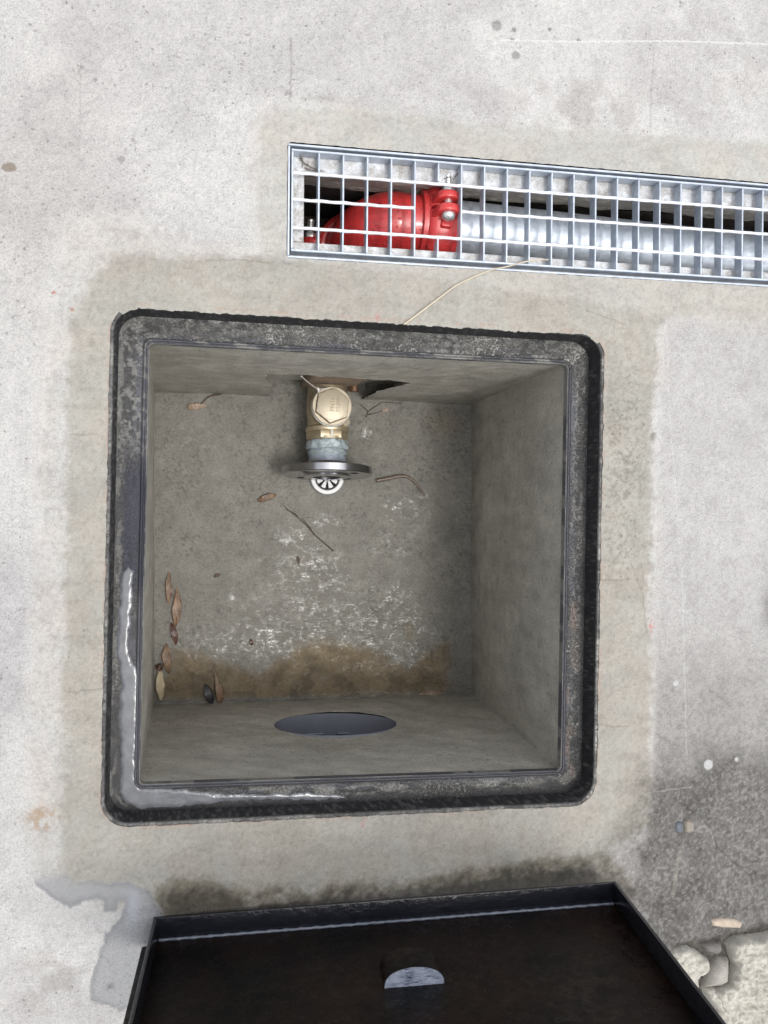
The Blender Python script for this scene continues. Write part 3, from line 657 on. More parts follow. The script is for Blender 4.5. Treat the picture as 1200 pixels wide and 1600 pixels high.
# ------------------------------------------------------------------ IRON FRAME
fr = tag(empty('cast_iron_surround', (0, 0, ZL)), 'square black cast iron frame with rounded corners, splashed with mortar and set round the pit', 'frame')
def lerpc(a, b, t): return [p.lerp(q, t) for p, q in zip(a, b)]
def offs(q, d):
    out = []
    for i in range(4):
        p = Vector(q[i]); a = (Vector(q[i-1]) - p).normalized(); b = (Vector(q[(i+1) % 4]) - p).normalized(); out.append(p - (a + b) * d)
    return out
def ring(name, rows, ts, parent, m_=None):
    """rows: list of (contour, z); ts: where each row lies, 0 = foot of the upstand, 1 = inner lip, <0 = upstand and rim"""
    n = len(rows[0][0]); P = np.zeros((len(rows), n + 1, 3)); T = np.zeros((len(rows), n + 1))
    for k, (cn, z) in enumerate(rows):
        for i in range(n + 1):
            p = cn[i % n]; P[k, i] = (p[0], p[1], z); T[k, i] = ts[k]
    X, Y = P[..., 0], P[..., 1]
    cn0 = np.array([[p[0], p[1]] for p in rows[0][0]]); cn0 = np.vstack([cn0, cn0[:1]])
    L = np.concatenate([[0], np.cumsum(np.linalg.norm(np.diff(cn0, axis=0), axis=1))])[None, :] + 0 * T
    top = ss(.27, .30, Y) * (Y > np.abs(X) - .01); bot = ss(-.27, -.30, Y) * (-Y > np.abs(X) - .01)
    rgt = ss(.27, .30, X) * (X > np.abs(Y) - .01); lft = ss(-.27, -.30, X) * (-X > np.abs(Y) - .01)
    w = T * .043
    n1 = fbm(L * .35, w, .010, 200) ; n2 = fbm(L, w, .007, 201); n3 = fbm(L, w * .6, .05, 202, 3); n4 = fbm(L * .12, w, .006, 203)
    black = np.array([.009, .009, .011]); blue = np.array([.088, .091, .106]); mort = np.array([.21, .205, .19]); dust = np.array([.085, .083, .080])
    c = np.ones(P.shape) * black
    def lay(col, m):
        nonlocal c; m = np.clip(m, 0, 1)[..., None]; c = c * (1 - m) + np.asarray(col) * m
    on = (T >= 0)
    t = T + (n2 - .5) * .25
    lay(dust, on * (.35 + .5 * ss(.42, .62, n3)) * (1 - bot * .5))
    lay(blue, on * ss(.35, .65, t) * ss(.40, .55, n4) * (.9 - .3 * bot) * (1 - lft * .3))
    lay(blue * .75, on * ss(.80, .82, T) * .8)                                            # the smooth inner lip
    lay(mort, on * top * ss(.75, .35, t) * ss(.40, .60, n2 * .6 + n1 * .4) * .85)
    lay(mort, on * top * ss(.55, .75, t) * ss(.52, .60, fbm(L * .4, w, .012, 204)) * .9)
    lay(mort * .85, on * rgt * ss(.10, .30, t) * ss(.85, .5, t) * ss(.44, .58, n2 * .5 + n1 * .5) * .85)
    lay(np.array([.16, .11, .09]), on * rgt * (Y < -.05) * ss(.5, .65, n1) * ss(.2, .4, t) * ss(.9, .6, t) * .6)
    lay(black * 1.6, on * rgt * ss(.30, .15, np.abs(t - .25)) * ss(.5, .6, fbm(L, w, .03, 205)) * .7)
    lay(mort, on * bot * np.exp(-((t - .52) / .20) ** 2) * ss(.44, .60, n1) * .9)
    lay(black, on * bot * ss(.34, .16, t) * .8)
    lay(mort * .8, on * lft * (Y > .14) * ss(.48, .58, n2 * .7 + n3 * .3) * .8)
    lay(np.array([.014, .016, .028]), on * lft * ss(.20, .10, Y) * ss(-.06, -.02, Y) * ss(.15, .35, t) * .9)
    lay(mort * .75, on * lft * ss(.30, .10, t) * ss(.50, .60, n1) * .7)
    lay(black * .8, on * ss(.035, .015, np.abs(T - .79)) * .8)                             # groove beside the lip
    lay(black * .8, on * ss(.022, .010, np.abs(T - .915)) * .8)
    lay(mort * .9, on * ss(.965, .985, T) * ss(.46, .56, n1))
    # upstand: black, scuffed, dirtier on the left and at the foot of the near side
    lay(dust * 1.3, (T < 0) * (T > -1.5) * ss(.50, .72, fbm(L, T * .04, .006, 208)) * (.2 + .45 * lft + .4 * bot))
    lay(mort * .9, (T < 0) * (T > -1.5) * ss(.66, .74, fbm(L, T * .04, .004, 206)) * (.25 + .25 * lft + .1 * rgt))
    # rim at ground level: worn iron with mortar crumbs
    lay(dust * 1.8, (T <= -1.5) * .9); lay(mort * 1.5, (T <= -1.5) * ss(.52, .60, n1) * (.5 + .5 * rgt)); lay(black, (T <= -1.5) * ss(.5, .6, fbm(L * .3, w, .008, 207)) * .5)
    P[..., 2] += (fbm(X, Y, .008, 100) - .5) * .0018 * on * ss(.0, .1, T) * ss(.80, .7, T)
    spl = np.where(T >= 0, .40 + .25 * top + .15 * rgt + .25 * bot * np.exp(-((t - .5) / .3) ** 2) - .3 * (T > .8) + (n3 - .5) * .8, np.where(T > -1.5, .10 + .25 * lft + .15 * rgt, .55))
    P[:, -1] = P[:, 0]; c[:, -1] = c[:, 0]; spl[:, -1] = spl[:, 0]
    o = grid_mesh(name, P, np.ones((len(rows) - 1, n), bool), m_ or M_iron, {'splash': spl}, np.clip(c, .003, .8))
    o.data.set_sharp_from_angle(angle=rad(38)); return put(o, parent)
Co = rquad(FQ_OUT, ROUT); Cin = rquad(FQ_IN, .007)
Cx = rquad(offs(FQ_OUT, .005), ROUT + .005); Cw = rquad(offs(FQ_OUT, -.0015), ROUT - .0015)
Crim_in = rquad(offs(FQ_OUT, .0005), ROUT)
ring('rim', [(Cx, -.012), (Cx, -.0014), (lerpc(Cx, Co, .5), -.0008), (Co, -.0012), (Cw, -.004)], [-2, -2, -2, -2, -1], fr)
rows = [(Cw, -.004)] + [(lerpc(Cw, rquad(offs(FQ_OUT, -.004), ROUT - .004), t), -.004 - (-.004 - ZL + .000) * 1.0 * t) for t in (.25, .5, .75, 1)]
Cl0 = rquad(offs(FQ_OUT, -.004), ROUT - .004)
ring('upstand', rows, [-1, -.8, -.6, -.3, -.05], fr, M_iron_wall)
led = []
NL = 34
for k in range(NL + 1):
    t = k / NL; z = ZL + .0000
    if t > .80: z += .0022 * ss(.80, .84, np.array(t)).item() - .0022 * ss(.90, .92, np.array(t)).item() + .0024 * ss(.93, .96, np.array(t)).item()
    led.append((lerpc(Cl0, Cin, t), z))
ring('ledge', led, [k / NL for k in range(NL + 1)], fr)
Cin2 = rquad(offs(FQ_IN, .0004), .007)
ring('inner_lip', [(Cin, ZL + .0024), (Cin, ZL - .006), (Cin2, ZL - .012), (rquad(offs(FQ_IN, .010), .01), ZL - .013)], [1, 1, 1, 1], fr)
# mortar squeezed out under the lip
tq_ = [tuple(p) for p in topq]

# standing water on the ledge
PUD = [(190,893),(200,885),(207,893),(206,960),(203,1020),(217,1045),(216,1100),(215,1150),(215,1215),(219,1229),(250,1229),(330,1238),(440,1238),(520,1240),(545,1247),(470,1251),(380,1252),(280,1262),(220,1264),(196,1256),(184,1238),(188,1180),(184,1120),(188,1060),(180,1010),(184,950)]
o = lump('water', G(PUD, ZL), ZL - .0012, .0021, M_water, .0010, .006, .02, .014, 1, wob=.0040); tag(o, kind='structure')
pts = []; rs_ = []
for k in range(220):
    q_ = k / 219; e0, e1 = Vector(at(246, 1097.5, ZF)), Vector(at(662, 1089, ZF)); p_ = e0.lerp(e1, q_)
    nz_ = mnoise.noise(Vector((k * .11, 1, 0))); p_.y += .0022 + .0016 * nz_; p_.z = ZF + .0018; pts.append(p_); rs_.append(.0006 + .0016 * max(0, mnoise.noise(Vector((k * .23, 5, 0))) + .35))
m = MB(); m.tube(pts, .001, 8, True, .6, rs_); bead = m.build('water', water_mat('clear_wet_edge', (.16, .155, .14), .06), None, 60); tag(bead, kind='structure')
# ------------------------------------------------------------------ GRATING CHANNEL
ch = tag(empty('channel_frame', (GC.x, GC.y, -.03), (0, 0, GA)), 'galvanised angle iron frame set in concrete, carrying the long grating', 'frame')
def loc(o): return o
zb = -.0235 + .03    # local z of the seat ledge (frame origin is 3 cm down)
m = MB()   # upstand: two long sides and the end, mitred as one profile
for y0, y1 in ((TY1, TY1 + .003), (TY0 - .003, TY0)): m.box((TX0 - .003, y0, zb - .003), (TX1, y1, .0285))
m.box((TX0 - .003, TY0 + .0005, zb - .003), (TX0, TY1 - .0005, .0283)); m.build('upstand', M_galv, ch, 35, .0005, 1)
m = MB(); m.box((TX0 + .001, TY1 - .0270, zb - .003), (TX1, TY1 - .001, zb)); m.build('seat_ledge', M_ledge, ch, 35, .0004, 1)
m = MB(); m.box((TX0 + .001, TY0 + .001, zb - .003), (TX1, TY0 + .0250, zb)); m.build('seat_ledge', M_ledge, ch, 35, .0004, 1)
m = MB(); m.box((TX0 + .001, TY0 + .0255, zb - .0032), (TX0 + .0215, TY1 - .0275, zb - .0002)); m.build('seat_ledge', M_ledge, ch, 35, .0004, 1)
# trench below
tr = tag(empty('pipe_trench', (GC.x, GC.y, -.35), (0, 0, GA)), 'narrow dark concrete trench under the grating, holding the pipe', 'trench')
def tz(z): return z + .35
def rough_sheet(name, P0, P1, P2, P3, mat_, amp=.006, parent=None, n1_=260, n2_=60, seed=0):
    A, B = np.meshgrid(np.linspace(0, 1, n1_), np.linspace(0, 1, n2_)); P0, P1, P2, P3 = map(np.array, (P0, P1, P2, P3))
    P = (P0 + (P1 - P0) * A[..., None]) * (1 - B[..., None]) + (P3 + (P2 - P3) * A[..., None]) * B[..., None]
    nr = np.cross(P1 - P0, P3 - P0); nr = nr / np.linalg.norm(nr); L = np.linalg.norm(P1 - P0)
    P = P + nr * ((fbm(A * L + seed, B * .2, .05, 120 + seed) - .5) * amp * 2 + (fbm(A * L, B * .2, .008, 121) - .5) * amp * .5)[..., None]
    return grid_mesh(name, P, np.ones((n2_ - 1, n1_ - 1), bool), mat_, parent=parent)
yt = TY1 - .0270 - .004; yb = TY0 + .022
rough_sheet('side_wall', (TX0 - .02, yt + .004, tz(-.026)), (TX1 + .2, yt + .004, tz(-.026)), (TX1 + .2, yt + .004, tz(-.085)), (TX0 - .02, yt + .008, tz(-.085)), M_trench, .004, tr)
rough_sheet('side_wall', (TX0 - .02, yt + .012, tz(-.085)), (TX1 + .2, yt + .004, tz(-.085)), (TX1 + .2, yt + .004, tz(-.35)), (TX0 - .02, yt + .05, tz(-.35)), M_under, .004, tr)
rough_sheet('side_wall', (TX0 - .02, yb - .006, tz(-.026)), (TX1 + .2, yb - .006, tz(-.026)), (TX1 + .2, yb - .006, tz(-.35)), (TX0 - .02, yb - .006, tz(-.35)), M_trench, .003, tr, seed=5)
rough_sheet('end_wall', (TX0 + .012, yb - .02, tz(-.027)), (TX0 + .012, yt + .06, tz(-.027)), (TX0 - .03, yt + .06, tz(-.35)), (TX0 - .03, yb - .02, tz(-.35)), M_under, .003, tr, 60, 60, 7)
rough_sheet('bottom', (TX0 - .06, yb - .02, tz(-.345)), (TX1 + .2, yb - .02, tz(-.345)), (TX1 + .2, yt + .06, tz(-.345)), (TX0 - .06, yt + .06, tz(-.345)), M_under, .006, tr, 200, 40, 8)
m = MB(); m.box((TX1, TY0 - .01, tz(-.35)), (TX1 + .02, TY1 + .01, tz(-.002))); m.build('end_wall', M_trench, tr, 0)

# ------------------------------------------------------------------ GRATING
gr_ = tag(empty('steel_grating', (GC.x, GC.y, -.022), (0, 0, GA)), 'long galvanised open mesh grating over the pipe trench, cut out round the red coupling', 'grating')
ZT = .0205; GB, GT = -.0690, .0690; D0 = .001     # local top, sides
m = MB(); m.box((0, GT - .003, D0 - .001), (1.118, GT, ZT)); m.build('edge_bar', M_galv, gr_, 35, .0006, 1)
m = MB(); m.box((0, GB, D0 - .001), (1.118, GB + .003, ZT)); m.build('edge_bar', M_galv, gr_, 35, .0006, 1)
m = MB(); m.box((0, GB + .0032, D0 - .001), (.003, GT - .0032, ZT - .0002)); m.build('edge_bar', M_galv, gr_, 35, .0006, 1)
rods = (.0375, .0015, -.0365)
NB = 33; bx = [.0375 + .0334 * k for k in range(NB - 1)]
rtop = ZT - .0004
cut = 5                              # the sixth bearing bar is interrupted
for k, x in enumerate(bx):
    segs = [(GB + .0031, GT - .0031)] if k != cut else [(GB + .0031, rods[2] - .0028), (rods[0] + .0028, GT - .0031)]
    for a, b in segs:
        m = MB(); m.box((x - .0012, a, D0), (x + .0012, b, ZT - .0003)); m.build('bearing_bar', M_galv, gr_, 35, .0005, 1)
def rod(x0, x1, y):
    m = MB(); n = int((x1 - x0) / .0045)
    pts = [(x0 + (x1 - x0) * i / n, y + .00025 * math.sin(i * .9 + y * 90), rtop - .0024 - .0004 * abs(math.sin((x0 + (x1 - x0) * i / n - bx[0]) / .0334 * math.pi))) for i in range(n + 1)]
    m.tube(pts, .0024, 10, True, 1, [.0022 + .0004 * abs(math.cos((p[0] - bx[0]) / .0334 * math.pi)) ** 6 + .00012 * math.sin(k * 2.1) for k, p in enumerate(pts)]); return m
for y in (rods[0], rods[2]): rod(.0031, 1.117, y).build('cross_rod', M_rod, gr_, 60)
rod(.0031, bx[4], rods[1]).build('cross_rod', M_rod, gr_, 60)
rod(bx[6] , 1.117, rods[1]).build('cross_rod', M_rod, gr_, 60)

# ------------------------------------------------------------------ PIPEWORK under the grating
PZ = -.088; PR = .0435
pA = at(745, 364, PZ); pB = at(1100, 402, PZ); pdir = Vector((pB - pA)); pdir.z = 0; pdir.normalize()
cx = atv(681, 346, PZ); cy0 = Vector(pA) + pdir * ((cx - Vector(pA)).dot(pdir)); CP = Vector((cy0.x, cy0.y, PZ))
ang = math.atan2(pdir.y, pdir.x)
pw = tag(empty('water_main', tuple(CP), (0, 0, ang)), 'galvanised pipe with red elbow and red bolted couplings, lying in the trench below the grating', 'pipe')
def RX(x=0, y=0, z=0): return Matrix.Translation((x, y, z)) @ Matrix.Rotation(math.pi / 2, 4, 'Y')      # local Z -> X
def RY(x=0, y=0, z=0): return Matrix.Translation((x, y, z)) @ Matrix.Rotation(math.pi / 2, 4, 'X')      # local Z -> -Y
m = MB(); m.lathe([(PR - .003, .0), (PR, .0), (PR, .020), (PR - .0015, .021), (PR - .0015, .0235), (PR, .0245), (PR, 1.15)], RX(), 64, False); m.build('steel_pipe', M_pipe, pw)
m = MB()
for z_ in (.0135, .0105): m.box((.05, -.004 + z_ - .012, PR - .0012), (1.1, -.0032 + z_ - .012, PR - .0006))
m.build('embossed_line', M_galv, pw, 0)
# elbow: straight collar, then a quarter bend going down and slightly towards the pit
pts = []; Re = .056; ex = -.050
for k in range(4): pts.append((-.008 - .044 * k / 3, 0, 0))
for k in range(1, 17):
    a = math.pi / 2 * k / 16; pts.append((ex - Re * math.sin(a), -.022 * (1 - math.cos(a)), -Re * (1 - math.cos(a))))
pts.append((ex - Re, -.024, -Re - .03))
rr = [.0455] * 4 + [.0475] * 16 + [.0455]
m = MB(); m.tube(pts, .046, 56, True, 1, rr); m.build('elbow', M_red, pw, 50)
m = MB(); m.lathe([(.045, -.030), (.0535, -.029), (.0545, -.023), (.0545, -.0205), (.046, -.0195)], RX(), 56); m.build('elbow_collar', M_red, pw, 30)
def coupling(M, name='coupling', padz=.0):
    """two half shells round local Z (axis), bolt pads on local +X and -X, bolts along local Y"""
    cp = None
    for sgn in (1, -1):
        m = MB(); n = 28; prof = [(.0445, -.0215), (.056, -.0225), (.0605, -.0165), (.0625, -.012), (.0625, .012), (.0605, .0165), (.056, .0225), (.0445, .0215)]
        vs = []
        for k in range(n + 1):
            a = rad(2.2) + (math.pi - rad(4.4)) * k / n
            for r, h in prof: vs.append(M @ Vector((r * math.cos(a), sgn * r * math.sin(a), h)))
        q = len(prof); fs = [(k*q+j, k*q+(j+1)%q, (k+1)*q+(j+1)%q, (k+1)*q+j) for k in range(n) for j in range(q)]
        fs += [tuple(range(q)), tuple(n*q+j for j in range(q))]
        m.add(vs, fs); sh = m.build('coupling_shell', M_red, pw, 35, .0015, 2)
        for sx in (1, -1):   # bolt pad: rounded ear standing off the shell
            m = MB(); poly = []
            for k in range(13):
                a = -math.pi / 2 + math.pi * k / 12; poly.append((sx * (.0700 + .0140 * math.cos(a)), .0172 * math.sin(a)))
            poly += [(sx * .052, .0215), (sx * .052, -.0215)]
            # local: x radial, "y" of the polygon along the pipe axis, extruded across the split
            Mp = M @ Matrix(((1, 0, 0, 0), (0, 0, 1, 0), (0, 1, 0, 0), (0, 0, 0, 1)))
            m.prism(poly, sgn * .0045, sgn * .0155, Mp); m.build('bolt_pad', M_red, sh, 35, .0022, 3)
            m = MB(); m.prism([(sx * .050, -.010), (sx * .062, -.007), (sx * .062, .007), (sx * .050, .010)], sgn * .014, sgn * .030, Mp); m.build('rib', M_red, sh, 35, .003, 2)
    for sx in (1, -1):
        Mb = M @ Matrix.Translation((sx * .0705, 0, 0)) @ Matrix.Rotation(math.pi / 2, 4, 'X')    # local Z -> -Y
        m = MB(); m.lathe([(.0049, -.046), (.0056, -.0445)] + [(.0056 - .0005 * (j % 2), -.044 + .0012 * j) for j in range(15)] + [(.0056, -.022), (.0056, .0165)], Mb, 20); bo = m.build('bolt', M_bolt, pw, 40)
        m = MB(); m.lathe([(.0092, .0158), (.0100, .0175), (.0092, .0215), (.0060, .0245), (.001, .0255)], Mb, 32); m.build('bolt_head', M_bolt, bo, 60)
        m = MB(); m.prism([(.0098 * math.cos(rad(60 * j + 12)), .0098 * math.sin(rad(60 * j + 12))) for j in range(6)], -.0245, -.0155, Mb); m.build('nut', M_bolt, bo, 30, .0008, 2)
# local Z -> pipe X, local X -> world up, local Y -> world Y (coupling split faces up)
Mc = Matrix(((0, 0, 1, 0), (0, 1, 0, 0), (1, 0, 0, 0), (0, 0, 0, 1)))
coupling(Matrix.Rotation(rad(-12), 4, 'X') @ Mc)
Mv = Matrix.Translation((ex - Re, -.024, -Re - .034)) @ Matrix(((1, 0, 0, 0), (0, 1, 0, 0), (0, 0, 1, 0), (0, 0, 0, 1)))
coupling(Mv)
m = MB(); m.tube([(ex - Re, -.024, -Re - .03), (ex - Re, -.024, -.20)], .0445, 40); m.build('riser_pipe', M_galv, pw)

# ------------------------------------------------------------------ VALVE in the pit
VZ = ZF + .085; fc = atv(511, 737, VZ)
va = tag(empty('outlet_valve', tuple(fc), (rad(-5), 0, 0)), 'brass valve with hexagonal cap, steel flange and paste-smeared nipple, coming out of the pit wall', 'valve')
RYn = Matrix.Rotation(-math.pi / 2, 4, 'X')     # local Z -> +Y
def onY(y=0): return Matrix.Translation((0, y, 0)) @ RYn
px = 1.69 / 1440                                 # metres per photo pixel at the valve's height
yy = lambda v: (737 - v) * px
FT = .0072
# flange plate with four bolt holes
def flange():
    ro, ri = .0835, .026; n = 96; holes = [(.062 * math.cos(rad(45 + 90 * k)), .062 * math.sin(rad(45 + 90 * k))) for k in range(4)]
    bm = bmesh.new()
    m = MB(); m.lathe([(ri, -FT), (ro - .0012, -FT), (ro, -FT + .0012), (ro, FT - .0012), (ro - .0012, FT), (ri, FT), (ri, -FT)], onY(0), n, False)
    o = m.build('flange', M_steel, va, 30)
    return o
fl = flange()
for k in range(4):
    a = rad(45 + 90 * k); c_ = Matrix.Translation((.062 * math.cos(a), 0, .062 * math.sin(a)))
    m = MB(); m.lathe([(.0090, -FT - .0003), (.0072, -FT - .0003)], c_ @ onY(0), 24, False); m.build('bolt_hole_edge', M_steel, fl, 0)
    m = MB(); m.lathe([(.0072, -FT - .0005), (.0001, -FT - .0005)], c_ @ onY(0), 24, False); m.build('bolt_hole', M_dark, fl, 0)
m = MB(); m.lathe([(.026, -FT - .004), (.030, -FT - .0038), (.0435, -FT - .0026), (.045, -FT + .0005), (.026, -FT + .0005), (.026, -FT - .004)], onY(0), 72, False); m.build('raised_face', M_steel, fl, 30)
m = MB(); m.lathe([(.0255, FT - .001), (.0405, FT), (.0405, FT + .0035), (.0375, FT + .0095), (.033, FT + .0105), (.0255, FT + .0105)], onY(0), 72, False); m.build('hub', M_steel, fl, 30)
m = MB(); m.lathe([(.0005, -FT + .0005), (.0262, -FT + .0005)], onY(0), 32, False); m.build('bore', M_dark, fl, 0)
# nipple with thread and paste
y0, y1 = FT + .0085, yy(686)
prof = []
k_ = 0; y = y0
while y < y1:
    prof.append((.0335 + .0011 * (k_ % 2), y)); y += .0013; k_ += 1
m = MB(); m.lathe(prof, onY(0), 72); nip = m.build('nipple', M_galv, va, 20)
def blob_ring(yc, half, r, amp, seed):
    n = 90; q = 12; vs = []
    for i in range(n):
        a = 2 * math.pi * i / n
        for j in range(q):
            b = 2 * math.pi * j / q; nz = mnoise.noise(Vector((math.cos(a) * 3.2, math.sin(a) * 3.2, j * .45 + seed)))
            n2_ = mnoise.noise(Vector((math.cos(a) * 9, math.sin(a) * 9, j * .8 + seed)))
            rr_ = r + amp * (.5 + .5 * math.cos(b)) * (1 + nz * .9) + amp * .35 * n2_
            vs.append(Vector((rr_ * math.cos(a), yc + (half + .0018 * nz) * math.sin(b) + .0012 * n2_, rr_ * math.sin(a))))
    fs = [(i*q+j, i*q+(j+1)%q, ((i+1)%n)*q+(j+1)%q, ((i+1)%n)*q+j) for i in range(n) for j in range(q)]
    return MB().add(vs, fs)
blob_ring(yy(696), .0085, .0335, .0055, 3).build('thread_paste', M_paste, nip, 60)
blob_ring(yy(708), .0045, .0335, .0025, 9).build('thread_paste', M_paste, nip, 60)
# hexagonal union
hx = [(.0400 * math.cos(rad(60 * k + 4)), .0400 * math.sin(rad(60 * k + 4))) for k in range(6)]
m = MB(); m.prism(hx, yy(687.5), yy(674.5), onY(0)); m.build('union_nut', M_brass, va, 30, .0022, 3)
m = MB(); m.lathe([(.034, yy(690)), (.0375, yy(688)), (.0375, yy(684))], onY(0), 64); m.build('union_collar', M_brass, va)
# body
m = MB(); m.lathe([(.0385, yy(675.5)), (.0405, yy(673)), (.0405, yy(669)), (.0368, yy(666)), (.0368, yy(655)), (.0385, yy(645)), (.0385, yy(625)), (.0368, yy(612)), (.0368, yy(600)), (.0405, yy(597)), (.0405, yy(588)), (.035, yy(586)), (.035, yy(520))], onY(0), 72)
body = m.build('valve_body', M_brass, va)
cc = atv(520, 637.5, VZ + .056) - fc
Mz = lambda z: Matrix.Translation((cc.x, cc.y, z))
m = MB(); m.lathe([(.030, .0), (.0350, .012), (.0350, .046)], Mz(0), 64); m.build('bonnet', M_brass, va)
m = MB(); m.lathe([(.0362, .0465), (.0372, .048), (.0372, .0500), (.0362, .0512)], Mz(0), 72); m.build('gasket_ring', M_bolt, va)
m = MB(); m.lathe([(.0350, .0505), (.0357, .053), (.0357, .0568), (.0346, .0580)], Mz(0), 72); cap = m.build('cap', M_brass_pale, va)
hx = [(.0322 * math.cos(rad(60 * k - 38)), .0322 * math.sin(rad(60 * k - 38))) for k in range(6)]
m = MB(); m.prism([(x * 1.04, y * 1.04) for x, y in hx], .0576, .0584, Mz(0)); m.build('hexagon_groove', simple('dark_brass', (.10, .07, .035), .6, .4), cap, 0)
m = MB(); m.prism(hx, .0578, .0660, Mz(0)); m.build('hexagon', M_brass_pale, cap, 25, .0012, 2)
m = MB(); m.lathe([(.0280, .0655), (.0280, .0668), (.0268, .0676), (.0001, .0676)], Mz(0), 64, False); m.build('cap_face', M_brass_pale, cap, 35)
M_ink = simple('stamped_lettering', (.30, .24, .15), .6, .2, bump=0)
def lettering(txt, x, y, z, size, rot, mat_, parent):
    cu = bpy.data.curves.new('lettering', 'FONT'); cu.body = txt; cu.size = size; cu.align_x = 'CENTER'; cu.align_y = 'CENTER'; cu.extrude = .00015; cu.offset = .0
    o = bpy.data.objects.new('tmp', cu); COL.objects.link(o); dg = bpy.context.evaluated_depsgraph_get(); dg.update()
    me = bpy.data.meshes.new_from_object(o.evaluated_get(dg)); COL.objects.unlink(o); bpy.data.objects.remove(o)
    t = bpy.data.objects.new('lettering', me); me.materials.clear(); me.materials.append(mat_); COL.objects.link(t)
    t.parent = parent; t.location = (x, y, z); t.rotation_euler = (0, 0, rot); return t
lettering('PN16', cc.x - .0005, cc.y + .001, .0678, .0118, rad(90), M_ink, cap)
lettering('TTZMM', cc.x + .0100, cc.y + .002, .0678, .0090, rad(90), M_ink, cap)
# seam of the casting, small boss on the right
m = MB(); m.tube([(.030, yy(663), .018), (.034, yy(660), .024), (.031, yy(656), .028)], .006, 12); m.build('boss', M_brass_pale, body, 60)
m = MB(); m.box((.0035, yy(604), .036), (.0100, yy(586), .0425)); m.build('casting_mark', M_white, body, 30, .0008)
m = MB(); m.box((.0005, yy(686.5), .0345), (.0055, yy(674), .0385)); m.build('casting_mark', M_white, body, 30, .0008)

# recess behind the notch
rc = tag(empty('wall_recess', (0, .30, -.40)), 'ragged dark recess in the pit wall that the brass valve comes out of', 'recess')
m = MB()
m.box((-.16, .326, -.56), (.16, .332, -.20)); m.box((-.16, .306, -.215), (.16, .3445, -.205)); m.box((-.150, .306, -.56), (-.142, .3445, -.22)); m.box((.142, .306, -.56), (.150, .3445, -.22)); m.box((-.16, .2965, -.547), (.16, .34, -.5415))
put(m.build('lining', simple('recess_mortar', (.5, .48, .43), .85, var=.3, scale=60, bump=.003, bscale=90), None, 0), rc)
m = MB(); m.box((fc.x - .045, .306, -.52), (fc.x + .052, .324, -.300)); put(m.build('packing_block', M_wood, None, 35, .006, 3), rc)
m = MB(); m.tube([tuple(atv(553, 612, -.44) + Vector((0, 0, 0))), tuple(atv(553, 612, -.44) + Vector((0, .085, 0)))], .0085, 20); put(m.build('copper_tube', M_copper, None), rc)
# wire with knot
ka = atv(471, 588, -.262); kb = atv(497, 608, VZ + .052)
o = MB().tube([ka, ka.lerp(kb, .35) + Vector((0, 0, -.006)), ka.lerp(kb, .7) + Vector((0, 0, -.006)), kb, kb + Vector((.016, .001, .004))], .0011, 8)
wt = tag(o.build('wire_tie', M_white, None, 60), 'thin white wire with a knot, hanging at the left shoulder of the brass valve', 'wire')
m = MB()
for dx, dy, r in ((0, 0, .0030), (.001, -.003, .0022), (-.0015, .0015, .002)):
    m.lathe([(r * .05, -r), (r * .7, -r * .7), (r, 0), (r * .7, r * .7), (r * .05, r)], Matrix.Translation(kb + Vector((dx, dy, 0))), 14)
m.build('knot', simple('white_knot', (.72, .72, .70), .4), wt, 60)

# ------------------------------------------------------------------ chrome strainer on the floor
sp = atv(511, 746.5, ZF + .004); st = tag(empty('drain_strainer', tuple(sp)), 'round chrome strainer with radial slots, lying on the pit floor half under the steel flange', 'strainer')
m = MB(); m.lathe([(.0225, .0005), (.0232, .0045), (.0250, .0062), (.0315, .0060), (.0335, .0045), (.0340, .0)], None, 72, False); m.build('rim', M_chrome, st, 30)
m = MB(); m.lathe([(.0226, .0010), (.0001, .0012)], None, 64, False); m.build('recess', M_dark, st, 0)
m = MB()
nsp = 8
for k in range(nsp):
    a0 = 2 * math.pi * k / nsp - math.pi / 2; wd = .5 * 2 * math.pi / nsp * .60
    poly = [(.006 * math.cos(a0 - .35), .006 * math.sin(a0 - .35)), (.0226 * math.cos(a0 + math.pi / nsp - wd), .0226 * math.sin(a0 + math.pi / nsp - wd))]
    a1 = a0 + math.pi / nsp
    poly = [(.0055 * math.cos(a1 - .30), .0055 * math.sin(a1 - .30)), (.0208 * math.cos(a1 - wd), .0208 * math.sin(a1 - wd)), (.0214 * math.cos(a1), .0214 * math.sin(a1)), (.0208 * math.cos(a1 + wd), .0208 * math.sin(a1 + wd)), (.0055 * math.cos(a1 + .30), .0055 * math.sin(a1 + .30))]
    m.prism(poly, .0022, .0042)
m.build('spokes', M_chrome, st, 30, .0003, 1)
m = MB(); m.lathe([(.0070, .001), (.0072, .0048), (.0050, .0062), (.0001, .0064)], None, 32, False); m.build('centre_boss', M_chrome, st, 50)

